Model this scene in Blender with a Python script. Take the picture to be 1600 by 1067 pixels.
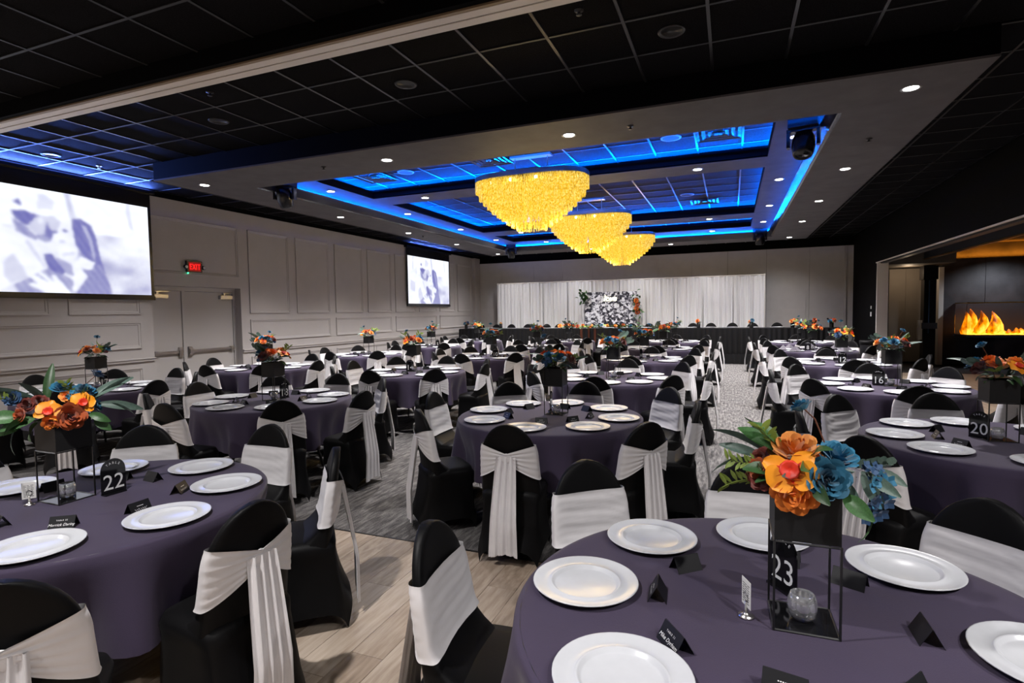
import bpy, bmesh, math, random
from mathutils import Vector, Matrix, Euler
PI = math.pi
C = bpy.context.scene.collection
for _o in list(bpy.data.objects):
    bpy.data.objects.remove(_o)

# ------------------------------------------------------------------ camera
cam_d = bpy.data.cameras.new('camera'); cam = bpy.data.objects.new('camera', cam_d); C.objects.link(cam)
cam_d.sensor_width = 36.0; cam_d.lens = 860.7 / 1600 * 36.0; cam_d.clip_start = 0.05; cam_d.clip_end = 200
YAW, PIT, ROL, EYE = 0.378524, -0.053109, -0.0152658, 1.64
_f = Vector((-math.sin(YAW) * math.cos(PIT), math.cos(YAW) * math.cos(PIT), math.sin(PIT)))
_r0 = Vector((math.cos(YAW), math.sin(YAW), 0)); _u0 = _r0.cross(_f)
_r = math.cos(ROL) * _r0 + math.sin(ROL) * _u0; _u = -math.sin(ROL) * _r0 + math.cos(ROL) * _u0
_m = Matrix((( _r.x, _u.x, -_f.x, 0), (_r.y, _u.y, -_f.y, 0), (_r.z, _u.z, -_f.z, EYE), (0, 0, 0, 1)))
cam.matrix_world = _m
S = bpy.context.scene; S.camera = cam

# ------------------------------------------------------------------ world, view
W = bpy.data.worlds.new('world'); S.world = W; W.use_nodes = True
W.node_tree.nodes['Background'].inputs[0].default_value = (0.5, 0.55, 0.7, 1)
W.node_tree.nodes['Background'].inputs[1].default_value = 0.02
vs = S.view_settings; vs.view_transform = 'Standard'; vs.look = 'None'; vs.gamma = 1; vs.use_curve_mapping = False
vs.exposure = 0.5
S.cycles.max_bounces = 8; S.cycles.diffuse_bounces = 4; S.cycles.glossy_bounces = 4; S.cycles.transmission_bounces = 6
S.cycles.sample_clamp_indirect = 4.0
S.cycles.caustics_reflective = False; S.cycles.caustics_refractive = False

DOWN_W = 330.0      # watts of each lit ceiling downlight
NEAR_W = 400.0      # watts of each unseen downlight added above and behind the camera
LED_W = 34.0        # watts per metre of blue cove strip
BLUE = (0.0, 0.12, 1.0)

def light(name, kind, loc, energy, color=(1, 1, 1), rot=(0, 0, 0), **kw):
    d = bpy.data.lights.new(name, kind); d.energy = energy; d.color = color
    for k, v in kw.items(): setattr(d, k, v)
    o = bpy.data.objects.new(name, d); C.objects.link(o); o.location = loc; o.rotation_euler = rot
    return o

# ------------------------------------------------------------------ materials
MATS = {}
def mat(name, col, rough=0.6, metal=0.0, spec=0.5, noise=None, bump=None, sheen=0.0, emit=None, trans=0.0, rand=0.0, coat=0.0):
    """noise=(scale, amount, stretch) varies the colour, bump=(scale, strength, stretch) the relief, rand varies per object"""
    m = bpy.data.materials.new(name); m.use_nodes = True; nt = m.node_tree; b = nt.nodes['Principled BSDF']
    c4 = (*col, 1)
    b.inputs['Base Color'].default_value = c4; b.inputs['Roughness'].default_value = rough
    b.inputs['Metallic'].default_value = metal; b.inputs['Specular IOR Level'].default_value = spec
    b.inputs['Sheen Weight'].default_value = sheen; b.inputs['Transmission Weight'].default_value = trans
    b.inputs['Coat Weight'].default_value = coat
    if emit:
        b.inputs['Emission Color'].default_value = (*emit[0], 1); b.inputs['Emission Strength'].default_value = emit[1]
    def coords(st):
        tc = nt.nodes.new('ShaderNodeTexCoord'); mp = nt.nodes.new('ShaderNodeMapping')
        mp.inputs['Scale'].default_value = st; nt.links.new(tc.outputs['Object'], mp.inputs[0]); return mp
    src = None
    if noise:
        mp = coords(noise[2] if len(noise) > 2 else (1, 1, 1)); n = nt.nodes.new('ShaderNodeTexNoise')
        n.inputs['Scale'].default_value = noise[0]; n.inputs['Detail'].default_value = 5; nt.links.new(mp.outputs[0], n.inputs[0])
        mr = nt.nodes.new('ShaderNodeMapRange'); mr.inputs[1].default_value = 0.3; mr.inputs[2].default_value = 0.7
        mr.inputs[3].default_value = 1 - noise[1]; mr.inputs[4].default_value = 1 + noise[1]; nt.links.new(n.outputs[0], mr.inputs[0])
        src = mr.outputs[0]
    if rand:
        oi = nt.nodes.new('ShaderNodeObjectInfo'); mr = nt.nodes.new('ShaderNodeMapRange')
        mr.inputs[3].default_value = 1 - rand; mr.inputs[4].default_value = 1 + rand; nt.links.new(oi.outputs['Random'], mr.inputs[0])
        if src:
            mu = nt.nodes.new('ShaderNodeMath'); mu.operation = 'MULTIPLY'; nt.links.new(src, mu.inputs[0]); nt.links.new(mr.outputs[0], mu.inputs[1]); src = mu.outputs[0]
        else: src = mr.outputs[0]
    if src:
        vm = nt.nodes.new('ShaderNodeVectorMath'); vm.operation = 'SCALE'; vm.inputs[0].default_value = col
        nt.links.new(src, vm.inputs['Scale']); nt.links.new(vm.outputs[0], b.inputs['Base Color'])
    if bump:
        mp = coords(bump[2] if len(bump) > 2 else (1, 1, 1)); n = nt.nodes.new('ShaderNodeTexNoise')
        n.inputs['Scale'].default_value = bump[0]; n.inputs['Detail'].default_value = 4; nt.links.new(mp.outputs[0], n.inputs[0])
        bp = nt.nodes.new('ShaderNodeBump'); bp.inputs['Strength'].default_value = bump[1]; bp.inputs['Distance'].default_value = 0.01
        nt.links.new(n.outputs[0], bp.inputs['Height']); nt.links.new(bp.outputs[0], b.inputs['Normal'])
    MATS[name] = m; return m

mat('wall_grey', (0.46, 0.43, 0.425), 0.7, noise=(3, .03), bump=(60, .05))
mat('back_panel', (0.50, 0.475, 0.47), 0.75, noise=(4, .04), bump=(80, .08))
mat('black_paint', (0.0022, 0.0022, 0.0028), 0.7, spec=0.06, noise=(5, .2))
mat('gloss_trim', (0.035, 0.034, 0.036), 0.16, spec=0.6)
mat('tile_coffer_lit', (0.035, 0.033, 0.036), 0.85, spec=0.1, noise=(90, .5), bump=(150, .6))  # same black tile, colour lightened so the blue cove glow shows
mat('soffit_grey', (0.105, 0.097, 0.10), 0.65, spec=0.2, noise=(4, .12), bump=(40, .1))
mat('tile', (0.0065, 0.006, 0.0068), 0.9, spec=0.05, noise=(90, .55), bump=(150, .6), rand=0.12)
mat('tbar', (0.05, 0.048, 0.05), 0.3, metal=0.7)
mat('tbar_dark', (0.012, 0.012, 0.014), 0.5)
mat('alu', (0.80, 0.76, 0.72), 0.4)
mat('tan_alu', (0.30, 0.22, 0.14), 0.45, metal=0.3)
mat('steel', (0.55, 0.53, 0.52), 0.28, metal=1.0)
mat('door_paint', (0.46, 0.435, 0.43), 0.5)
mat('cloth_purple', (0.040, 0.029, 0.058), 0.8, spec=0.25, sheen=0.12, noise=(2.5, .10), bump=(350, .12))
mat('cover_black', (0.0032, 0.0031, 0.0036), 0.5, spec=0.13, sheen=0.012, noise=(6, .25))
mat('sash_white', (0.66, 0.64, 0.655), 0.6, sheen=0.2, noise=(12, .04), rand=0.05)
mat('charger', (0.53, 0.54, 0.57), 0.22, spec=0.5, noise=(30, .02))
mat('card_black', (0.008, 0.008, 0.010), 0.45, spec=0.3)
mat('ink_white', (0.8, 0.8, 0.8), 0.5)
mat('card_white', (0.75, 0.74, 0.72), 0.6)
mat('stand_black', (0.010, 0.010, 0.011), 0.38)
mat('planter_black', (0.009, 0.009, 0.0095), 0.5, spec=0.3, noise=(8, .15))
mat('acrylic_black', (0.006, 0.006, 0.007), 0.08)
mat('glass', (1, 1, 1), 0.03, trans=1.0)
mat('mercury_glass', (0.92, 0.93, 0.97), 0.02, metal=0.45, trans=0.7)
mat('wax', (0.75, 0.72, 0.66), 0.5)
mat('napkin', (0.055, 0.045, 0.065), 0.7, sheen=0.3)
mat('rose_orange', (0.78, 0.20, 0.015), 0.6, sheen=0.2, rand=0.15)
mat('rose_peach', (0.86, 0.33, 0.06), 0.6, sheen=0.2, rand=0.15)
mat('rose_rust', (0.42, 0.075, 0.012), 0.6, sheen=0.2, rand=0.2)
mat('rose_burgundy', (0.16, 0.022, 0.014), 0.6, sheen=0.2, rand=0.2)
mat('rose_teal', (0.012, 0.14, 0.25), 0.6, sheen=0.2, rand=0.25)
mat('rose_navy', (0.010, 0.05, 0.13), 0.6, sheen=0.2, rand=0.2)
mat('orchid_yellow', (0.90, 0.33, 0.012), 0.5, rand=0.1)
mat('orchid_red', (0.72, 0.035, 0.01), 0.5)
mat('leaf_green', (0.035, 0.10, 0.028), 0.45, noise=(20, .25), rand=0.4)
mat('leaf_grey', (0.075, 0.125, 0.10), 0.5, noise=(20, .2), rand=0.3)
mat('leaf_lime', (0.20, 0.28, 0.04), 0.5, rand=0.3)
mat('stem_brown', (0.12, 0.04, 0.02), 0.6)
mat('skirt_black', (0.0045, 0.0045, 0.0055), 0.5, spec=0.3, sheen=0.03)
mat('sheer_white', (0.72, 0.72, 0.74), 0.8, sheen=0.2)
mat('fixture_black', (0.006, 0.006, 0.008), 0.25)
mat('lens_on', (1, 1, 1), 0.5, emit=((1, 0.97, 0.93), 14.0))
mat('can_dark', (0.03, 0.03, 0.03), 0.35, metal=0.5)
mat('trim_grey', (0.25, 0.25, 0.26), 0.4)
mat('chand_frame', (0.42, 0.36, 0.28), 0.3, metal=0.8)
mat('bulb_on', (1, 1, 1), 0.5, emit=((1, 0.80, 0.38), 10.0))
mat('exit_red', (0.6, 0.01, 0.01), 0.5, emit=((1, 0.012, 0.012), 1.6))
mat('exit_dim', (0.12, 0.0, 0.0), 0.5, emit=((1, 0.0, 0.0), 0.12))
mat('led_green', (0, 0.4, 0.1), 0.5, emit=((0.05, 1, 0.4), 4.0))
mat('neon', (1, 1, 0.8), 0.5, emit=((1, 0.93, 0.55), 5.0))
mat('plate_white', (0.7, 0.7, 0.7), 0.4)
mat('stone_grey', (0.035, 0.034, 0.038), 0.55, noise=(2.5, .45), bump=(30, .2))
mat('lobby_beige', (0.30, 0.26, 0.22), 0.7, noise=(3, .05))
mat('lobby_ceiling', (0.10, 0.085, 0.07), 0.7)
mat('slat_slate', (0.03, 0.03, 0.036), 0.5)
mat('brass_edge', (0.55, 0.28, 0.07), 0.3, metal=0.9)
mat('ember', (0.8, 0.3, 0.02), 0.5, emit=((1, 0.42, 0.02), 5.0))

def node_mat(name):
    m = bpy.data.materials.new(name); m.use_nodes = True; MATS[name] = m
    return m, m.node_tree, m.node_tree.nodes['Principled BSDF']
def ramp(nt, stops):
    r = nt.nodes.new('ShaderNodeValToRGB'); e = r.color_ramp.elements
    while len(e) < len(stops): e.new(0.5)
    for k, (p, c) in enumerate(stops): e[k].position = p; e[k].color = (*c, 1)
    return r

# carpet: grey loop pile with short streaks running down the hall
m, nt, b = node_mat('carpet')
tc = nt.nodes.new('ShaderNodeTexCoord')
mp = nt.nodes.new('ShaderNodeMapping'); mp.inputs['Scale'].default_value = (1, 0.16, 1); nt.links.new(tc.outputs['Object'], mp.inputs[0])
n1 = nt.nodes.new('ShaderNodeTexNoise'); n1.inputs['Scale'].default_value = 34; n1.inputs['Detail'].default_value = 6; n1.inputs['Roughness'].default_value = .65; nt.links.new(mp.outputs[0], n1.inputs[0])
n2 = nt.nodes.new('ShaderNodeTexNoise'); n2.inputs['Scale'].default_value = 160; n2.inputs['Detail'].default_value = 3; nt.links.new(tc.outputs['Object'], n2.inputs[0])
mx = nt.nodes.new('ShaderNodeMix'); mx.inputs[0].default_value = .35; nt.links.new(n1.outputs[0], mx.inputs[2]); nt.links.new(n2.outputs[0], mx.inputs[3])
rp = ramp(nt, [(0.36, (0.033, 0.031, 0.033)), (0.50, (0.115, 0.108, 0.108)), (0.63, (0.25, 0.237, 0.23))]); nt.links.new(mx.outputs[0], rp.inputs[0]); nt.links.new(rp.outputs[0], b.inputs['Base Color'])
b.inputs['Roughness'].default_value = .95; b.inputs['Specular IOR Level'].default_value = .1
bp = nt.nodes.new('ShaderNodeBump'); bp.inputs['Strength'].default_value = .5; bp.inputs['Distance'].default_value = .008; nt.links.new(n2.outputs[0], bp.inputs['Height']); nt.links.new(bp.outputs[0], b.inputs['Normal'])

# wood-look planks: grain along Y, tone per plank
m, nt, b = node_mat('plank_wood')
tc = nt.nodes.new('ShaderNodeTexCoord'); oi = nt.nodes.new('ShaderNodeObjectInfo')
ad = nt.nodes.new('ShaderNodeVectorMath'); ad.operation = 'MULTIPLY_ADD'; ad.inputs[1].default_value = (1, 1, 1)
sc_ = nt.nodes.new('ShaderNodeVectorMath'); sc_.operation = 'SCALE'; nt.links.new(oi.outputs['Location'], sc_.inputs[0]); sc_.inputs['Scale'].default_value = 7.3
nt.links.new(tc.outputs['Object'], ad.inputs[0]); nt.links.new(sc_.outputs[0], ad.inputs[2])
mp = nt.nodes.new('ShaderNodeMapping'); mp.inputs['Scale'].default_value = (1, 0.09, 1); nt.links.new(ad.outputs[0], mp.inputs[0])
n1 = nt.nodes.new('ShaderNodeTexNoise'); n1.inputs['Scale'].default_value = 30; n1.inputs['Detail'].default_value = 7; n1.inputs['Roughness'].default_value = .62; nt.links.new(mp.outputs[0], n1.inputs[0])
mr = nt.nodes.new('ShaderNodeMapRange'); mr.inputs[3].default_value = -.13; mr.inputs[4].default_value = .13; nt.links.new(oi.outputs['Random'], mr.inputs[0])
sm = nt.nodes.new('ShaderNodeMath'); sm.operation = 'ADD'; nt.links.new(n1.outputs[0], sm.inputs[0]); nt.links.new(mr.outputs[0], sm.inputs[1])
rp = ramp(nt, [(0.18, (0.20, 0.145, 0.105)), (0.42, (0.34, 0.26, 0.195)), (0.58, (0.44, 0.355, 0.28)), (0.80, (0.54, 0.46, 0.385))]); nt.links.new(sm.outputs[0], rp.inputs[0]); nt.links.new(rp.outputs[0], b.inputs['Base Color'])
b.inputs['Roughness'].default_value = .45

# golden crystal strands of the chandeliers, backlit glow and sparkle painted as emission
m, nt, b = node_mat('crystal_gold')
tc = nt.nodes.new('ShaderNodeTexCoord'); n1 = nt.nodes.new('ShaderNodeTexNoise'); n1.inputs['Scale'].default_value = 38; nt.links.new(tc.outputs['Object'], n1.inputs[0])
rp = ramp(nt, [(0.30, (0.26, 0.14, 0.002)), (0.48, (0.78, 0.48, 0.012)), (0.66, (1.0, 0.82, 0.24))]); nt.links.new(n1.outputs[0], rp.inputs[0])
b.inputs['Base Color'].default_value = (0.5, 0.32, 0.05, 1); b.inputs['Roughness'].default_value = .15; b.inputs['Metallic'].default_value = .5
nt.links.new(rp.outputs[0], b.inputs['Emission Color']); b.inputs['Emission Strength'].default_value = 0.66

# photo collage print on the backdrop board
m, nt, b = node_mat('collage')
tc = nt.nodes.new('ShaderNodeTexCoord'); v1 = nt.nodes.new('ShaderNodeTexVoronoi'); v1.distance = 'CHEBYCHEV'; v1.inputs['Scale'].default_value = 11; nt.links.new(tc.outputs['Object'], v1.inputs['Vector'])
n1 = nt.nodes.new('ShaderNodeTexNoise'); n1.inputs['Scale'].default_value = 26; n1.inputs['Detail'].default_value = 3; nt.links.new(tc.outputs['Object'], n1.inputs[0])
sx = nt.nodes.new('ShaderNodeSeparateColor'); nt.links.new(v1.outputs['Color'], sx.inputs[0])
mx = nt.nodes.new('ShaderNodeMix'); mx.inputs[0].default_value = .6; nt.links.new(sx.outputs[0], mx.inputs[2]); nt.links.new(n1.outputs[0], mx.inputs[3])
rp = ramp(nt, [(0.40, (0.008, 0.009, 0.02)), (0.50, (0.16, 0.16, 0.20)), (0.58, (0.75, 0.76, 0.82))]); nt.links.new(mx.outputs[0], rp.inputs[0]); nt.links.new(rp.outputs[0], b.inputs['Base Color'])

# projected picture: colour attribute shown by an emitting screen
m, nt, b = node_mat('projection')
at = nt.nodes.new('ShaderNodeAttribute'); at.attribute_name = 'pic'
nt.links.new(at.outputs['Color'], b.inputs['Emission Color']); b.inputs['Emission Strength'].default_value = 0.84; b.inputs['Base Color'].default_value = (.3, .3, .3, 1)

# flames inside the fireplace
m, nt, b = node_mat('flame')
tc = nt.nodes.new('ShaderNodeTexCoord'); mp = nt.nodes.new('ShaderNodeMapping'); mp.inputs['Scale'].default_value = (1, 1, .5); nt.links.new(tc.outputs['Object'], mp.inputs[0])
n1 = nt.nodes.new('ShaderNodeTexNoise'); n1.inputs['Scale'].default_value = 5; n1.inputs['Detail'].default_value = 4; nt.links.new(mp.outputs[0], n1.inputs[0])
rp = ramp(nt, [(0.38, (0.10, 0.015, 0.0)), (0.50, (0.9, 0.20, 0.0)), (0.66, (1.0, 0.55, 0.06))]); nt.links.new(n1.outputs[0], rp.inputs[0]); nt.links.new(rp.outputs[0], b.inputs['Emission Color']); b.inputs['Emission Strength'].default_value = 1.6
b.inputs['Base Color'].default_value = (0.2, .05, 0, 1)

# ------------------------------------------------------------------ mesh helpers
class MB:
    def __init__(s): s.v = []; s.f = []; s.mi = []
    def add(s, vs, fs, mi=0):
        n = len(s.v); s.v += [tuple(p) for p in vs]; s.f += [tuple(i + n for i in f) for f in fs]; s.mi += [mi] * len(fs); return s
    def box(s, x0, x1, y0, y1, z0, z1, mi=0):
        return s.add([(x0, y0, z0), (x1, y0, z0), (x1, y1, z0), (x0, y1, z0), (x0, y0, z1), (x1, y0, z1), (x1, y1, z1), (x0, y1, z1)],
                     [(0, 3, 2, 1), (4, 5, 6, 7), (0, 1, 5, 4), (1, 2, 6, 5), (2, 3, 7, 6), (3, 0, 4, 7)], mi)
    def lathe(s, prof, n=24, c=(0, 0), mi=0, sx=1, sy=1, a0=0):
        vs = []; fs = []
        for r, z in prof:
            for k in range(n):
                a = a0 + 2 * PI * k / n; vs.append((c[0] + sx * r * math.cos(a), c[1] + sy * r * math.sin(a), z))
        for j in range(len(prof) - 1):
            for k in range(n):
                k2 = (k + 1) % n; fs.append((j * n + k, j * n + k2, (j + 1) * n + k2, (j + 1) * n + k))
        if prof[0][0] > 1e-6: fs.append(tuple(range(n - 1, -1, -1)))
        if prof[-1][0] > 1e-6: fs.append(tuple((len(prof) - 1) * n + k for k in range(n)))
        return s.add(vs, fs, mi)
    def tube(s, pts, r, n=6, mi=0, cap=True):
        pts = [Vector(p) for p in pts]; vs = []; fs = []
        for i, p in enumerate(pts):
            d = (pts[min(i + 1, len(pts) - 1)] - pts[max(i - 1, 0)]).normalized()
            a = d.cross(Vector((0, 0, 1))) if abs(d.z) < .95 else d.cross(Vector((1, 0, 0)))
            a.normalize(); bb = d.cross(a); rr = r[i] if isinstance(r, (list, tuple)) else r
            for k in range(n):
                t = 2 * PI * k / n; vs.append(p + a * (rr * math.cos(t)) + bb * (rr * math.sin(t)))
        for i in range(len(pts) - 1):
            for k in range(n): fs.append((i * n + k, i * n + (k + 1) % n, (i + 1) * n + (k + 1) % n, (i + 1) * n + k))
        if cap: fs.append(tuple(range(n))[::-1]); fs.append(tuple((len(pts) - 1) * n + k for k in range(n)))
        return s.add(vs, fs, mi)
    def grid(s, fn, nu, nv, close=False, mi=0):
        vs = [fn(i / (nu if close else nu - 1), j / (nv - 1)) for j in range(nv) for i in range(nu)]; fs = []
        for j in range(nv - 1):
            for i in range(nu if close else nu - 1):
                i2 = (i + 1) % nu; fs.append((j * nu + i, j * nu + i2, (j + 1) * nu + i2, (j + 1) * nu + i))
        return s.add(vs, fs, mi)
    def mesh(s, name, mats, smooth=False, fix=False):
        me = bpy.data.meshes.new(name); me.from_pydata(s.v, [], s.f)
        for k in (mats if isinstance(mats, (list, tuple)) else [mats]): me.materials.append(MATS[k])
        if any(s.mi): me.polygons.foreach_set('material_index', s.mi)
        if fix:
            bm = bmesh.new(); bm.from_mesh(me); bmesh.ops.recalc_face_normals(bm, faces=bm.faces); bm.to_mesh(me); bm.free()
        if smooth: me.polygons.foreach_set('use_smooth', [True] * len(me.polygons))
        me.update(); return me
def bx(x0, x1, y0, y1, z0, z1): return MB().box(x0, x1, y0, y1, z0, z1)

def put(name, me, parent=None, loc=(0, 0, 0), rot=(0, 0, 0), scale=None):
    o = bpy.data.objects.new(name, me); C.objects.link(o); o.location = loc; o.rotation_euler = rot
    if scale is not None: o.scale = (scale,) * 3 if isinstance(scale, (int, float)) else scale
    if parent: o.parent = parent
    return o
def tag(o, label, cat, group=None):
    o['label'] = label; o['category'] = cat
    if group: o['group'] = group
    return o
def thing(name, label, cat, loc=(0, 0, 0), rz=0, group=None):
    o = put(name, None, None, loc, (0, 0, rz)); return tag(o, label, cat, group)
def struct(name, me, parent=None, label=None):
    o = put(name, me, parent)
    if parent is None: o['kind'] = 'structure'
    if label: o['label'] = label
    return o
def text_mesh(name, s, size, material, shear=0.0, ext=0.0, align='CENTER', space=1.0):
    cu = bpy.data.curves.new(name, 'FONT'); cu.body = s; cu.size = size; cu.shear = shear; cu.extrude = ext; cu.align_x = align; cu.space_character = space; cu.resolution_u = 3
    o = bpy.data.objects.new(name, cu); C.objects.link(o); bpy.context.view_layer.update()
    me = bpy.data.meshes.new_from_object(o.evaluated_get(bpy.context.evaluated_depsgraph_get()))
    bpy.data.objects.remove(o); me.name = name; me.materials.clear(); me.materials.append(MATS[material]); return me

# ================================================================== THE HALL
XL, XR, YB, ZC = -9.4, 3.55, 20.0, 3.84
ZS = 3.59                      # underside of the big soffit ring
ZT = 3.78                      # tray ceiling inside the ring
ZK = 4.00                      # tile inside the coffers
# ---- floor
floor = struct('floor', bx(-9.7, 13, -8, 23, -.12, -.03).mesh('floor', 'stone_grey'), label='hall floor with grey carpet and wood planks')
put('carpet', bx(-9.4, 3.45, 3.34, 20.2, -.03, 0).mesh('carpet', 'carpet'), floor)
rnd = random.Random(5)
PW, PL = 0.18, 1.22
plank_me = bx(-PW / 2 + .0012, PW / 2 - .0012, -PL / 2 + .0012, PL / 2 - .0012, -.012, 0)
plank_me = plank_me.mesh('plank', 'plank_wood')
def plank(x0, x1, y0, y1):
    w = bx(x0, x1, y0, y1, -.012, 0)
ncol = 0
x = -4.95
while x < 1.9:
    y = 3.34 - PL / 2 - 0.0
    off = [0, .41, .82, .2, .61, 1.02][ncol % 6]
    y1 = 3.34
    first = PL - off
    while y1 > -0.2:
        ln = min(first, PL); first = PL
        if ln > .05:
            p = put('plank', plank_me, floor, (x + PW / 2, y1 - ln / 2, 0), (0, 0, 0), (1, ln / PL, 1))
        y1 -= ln
    x += PW; ncol += 1
put('plank_field', bx(-9.4, 3.45, -8, 3.34, -.03, -.011).mesh('plank_field', 'plank_wood'), floor)
put('plank_field', bx(3.45, 13, -8, 16.2, -.03, -.004).mesh('plank_field', 'plank_wood'), floor)
put('transition_strip', bx(-9.4, 3.45, 3.335, 3.35, -.01, .003).mesh('transition_strip', 'can_dark'), floor)

# ---- left wall: grey, panel mouldings, recessed double door
DY0, DY1, DZ = 6.65, 8.53, 2.21
mb = MB()
mb.box(XL - .25, XL, -8, DY0, 0, 3.76); mb.box(XL - .25, XL, DY1, YB + .2, 0, 3.76); mb.box(XL - .25, XL, DY0, DY1, DZ, 3.76)
wall_left = struct('wall_left', mb.mesh('wall_left', 'wall_grey'), label='grey panelled long wall with picture-frame mouldings')
put('upper_band', bx(XL - .25, XL + .01, -8, YB + .2, 3.76, 4.2).mesh('upper_band', 'black_paint'), wall_left)
def frame_mesh(w, h, wd=.055, pr=.024):
    """picture-frame moulding in the YZ plane, proud along +X, with a stepped profile"""
    b = MB()
    prof = [(0, 0), (0, pr), (.018, pr), (.024, pr * .55), (wd - .006, pr * .4), (wd, 0)]
    vs = []
    for d, p in prof:
        vs += [(p, d, d), (p, w - d, d), (p, w - d, h - d), (p, d, h - d)]
    fs = []
    for j in range(len(prof) - 1):
        for k in range(4): fs.append((j * 4 + k, j * 4 + (k + 1) % 4, (j + 1) * 4 + (k + 1) % 4, (j + 1) * 4 + k))
    b.add(vs, fs); return b.mesh('panel_moulding', 'wall_grey', fix=True)
fm = {}
def moulding(y0, y1, z0, z1):
    k = (round(y1 - y0, 3), round(z1 - z0, 3))
    if k not in fm: fm[k] = frame_mesh(*k)
    put('panel_moulding', fm[k], wall_left, (XL + .0005, y0, z0))
for k in range(8): moulding(8.75 + k * 1.355, 9.88 + k * 1.355, 1.70, 3.44)
for k in range(4):
    moulding(8.75 + k * 2.71, 11.235 + k * 2.71, 1.12, 1.57); moulding(8.75 + k * 2.71, 11.235 + k * 2.71, .16, .79)
moulding(6.66, 8.50, 2.43, 3.44)
for k in range(9): moulding(5.33 - k * 1.355, 6.43 - k * 1.355, 1.70, 3.44)
for k in range(4):
    y1 = 6.43 - k * 2.71; moulding(y1 - 2.48, y1, 1.12, 1.57); moulding(y1 - 2.48, y1, .16, .79)
for a, c in ((-8, DY0), (DY1, YB)):
    put('chair_rail', MB().box(XL, XL + .03, a, c, .89, .95).box(XL, XL + .045, a, c, .93, .945).mesh('chair_rail', 'wall_grey'), wall_left)
bl = struct('baseboard_left', MB().box(XL, XL + .018, -8, DY0, 0, .12).box(XL, XL + .018, DY1, YB, 0, .12).mesh('baseboard_left', 'wall_grey'))
# corner return where the long wall meets the back wall
put('corner_pilaster', bx(XL, XL + .12, 19.55, YB, 0, 3.76).mesh('corner_pilaster', 'wall_grey'), wall_left)

# ---- the double door
door = struct('door_1', MB().box(XL - .24, XL - .16, DY0, DY0 + .06, 0, DZ).box(XL - .24, XL - .16, DY1 - .06, DY1, 0, DZ).box(XL - .24, XL - .16, DY0 + .06, DY1 - .06, DZ - .08, DZ).box(XL - .24, XL - .16, 7.335, 7.40, 0, DZ - .08).mesh('door_1', 'door_paint'), label='grey double door with push bars')
for (a, c, hinge) in ((DY0 + .065, 7.33, 0), (7.405, DY1 - .065, 1)):
    lf = put('door_leaf', bx(XL - .225, XL - .18, a, c, .01, DZ - .085).mesh('door_leaf', 'door_paint'), door)
    b = MB().box(XL - .18, XL - .135, a + .10, c - .10, .965, 1.02)
    b.box(XL - .18, XL - .12, a + .03, a + .11, .95, 1.035).box(XL - .18, XL - .12, c - .11, c - .03, .95, 1.035)
    e = c if hinge == 0 else a; s = -1 if hinge == 0 else 1
    b.box(XL - .18, XL - .14, min(e + s * .02, e + s * .10), max(e + s * .02, e + s * .10), .90, 1.08)
    put('push_bar', b.mesh('push_bar', 'steel'), lf)
    h0 = a + .02 if hinge == 0 else c - .32
    put('door_closer', MB().box(XL - .18, XL - .11, h0, h0 + .30, 1.99, 2.06).box(XL - .16, XL - .14, h0 + .1, h0 + .14, 2.06, 2.11).box(XL - .18, XL - .14, h0 + .08, h0 + .34, 2.105, 2.12).mesh('door_closer', 'steel'), lf)

# ---- back wall of tall operable panels
seams = [-9.4, -8.34, -7.01, -5.87, -4.73, -3.56, -2.39, -1.26, -.11, 1.08, 2.33, 3.31, 3.55]
wall_back = struct('wall_back', bx(XL - .2, 13, YB + .06, YB + .3, 0, 4.2).mesh('wall_back', 'black_paint'), label='back wall of tall grey operable panels')
for a, c in zip(seams, seams[1:]):
    put('wall_panel', bx(a + .004, c - .004, YB, YB + .055, .01, 3.565).mesh('wall_panel', 'back_panel'), wall_back)
put('pocket_door', MB().box(1.26, 2.21, YB - .012, YB, .01, 2.19).mesh('pocket_door', 'back_panel'), wall_back)
put('pocket_door_frame', MB().box(1.24, 1.26, YB - .02, YB, 0, 2.21).box(2.21, 2.23, YB - .02, YB, 0, 2.21).box(1.26, 2.21, YB - .02, YB, 2.19, 2.21).mesh('pocket_door_frame', 'back_panel'), wall_back)
for xx in (2.0, 2.86): put('pull_ring', MB().lathe([(.02, 0), (.03, .006), (.03, .012), (.012, .016), (0, .012)], 12).mesh('pull_ring', 'can_dark'), wall_back, (xx, YB - .014, 1.28), (PI / 2, 0, 0))
put('top_track', bx(XL, XR, YB - .03, YB + .06, 3.565, 3.62).mesh('top_track', 'black_paint'), wall_back)
put('edge_post', bx(3.31, 3.36, YB - .03, YB, 0, 3.565).mesh('edge_post', 'back_panel'), wall_back)

# ---- right side: black wall stub, header with track, lobby beyond
wall_right = struct('wall_right', MB().box(XR, XR + .25, 17.0, YB + .06, 0, 4.2).box(XR, XR + .25, -8, 17.0, 2.80, 4.2).mesh('wall_right', 'black_paint'), label='black side wall with a wide opening to the lobby')
put('header_trim', bx(XR - .03, XR, -8, 17.0, 2.775, 2.80).mesh('header_trim', 'alu'), wall_right)
put('header_track', bx(XR + .06, XR + .19, -8, 17.0, 2.76, 2.80).mesh('header_track', 'slat_slate'), wall_right)
put('jamb_trim', bx(XR - .01, XR + .24, 16.93, 17.0, 0, 2.78).mesh('jamb_trim', 'alu'), wall_right)
sp = MB().box(XR - .012, XR - .001, 17.50, 17.62, 1.38, 1.50); put('switch_plate', sp.mesh('switch_plate', 'plate_white'), wall_right)
put('switch_plate', bx(XR - .012, XR - .001, 17.52, 17.60, 1.58, 1.66).mesh('switch_plate', 'plate_white'), wall_right)
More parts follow.
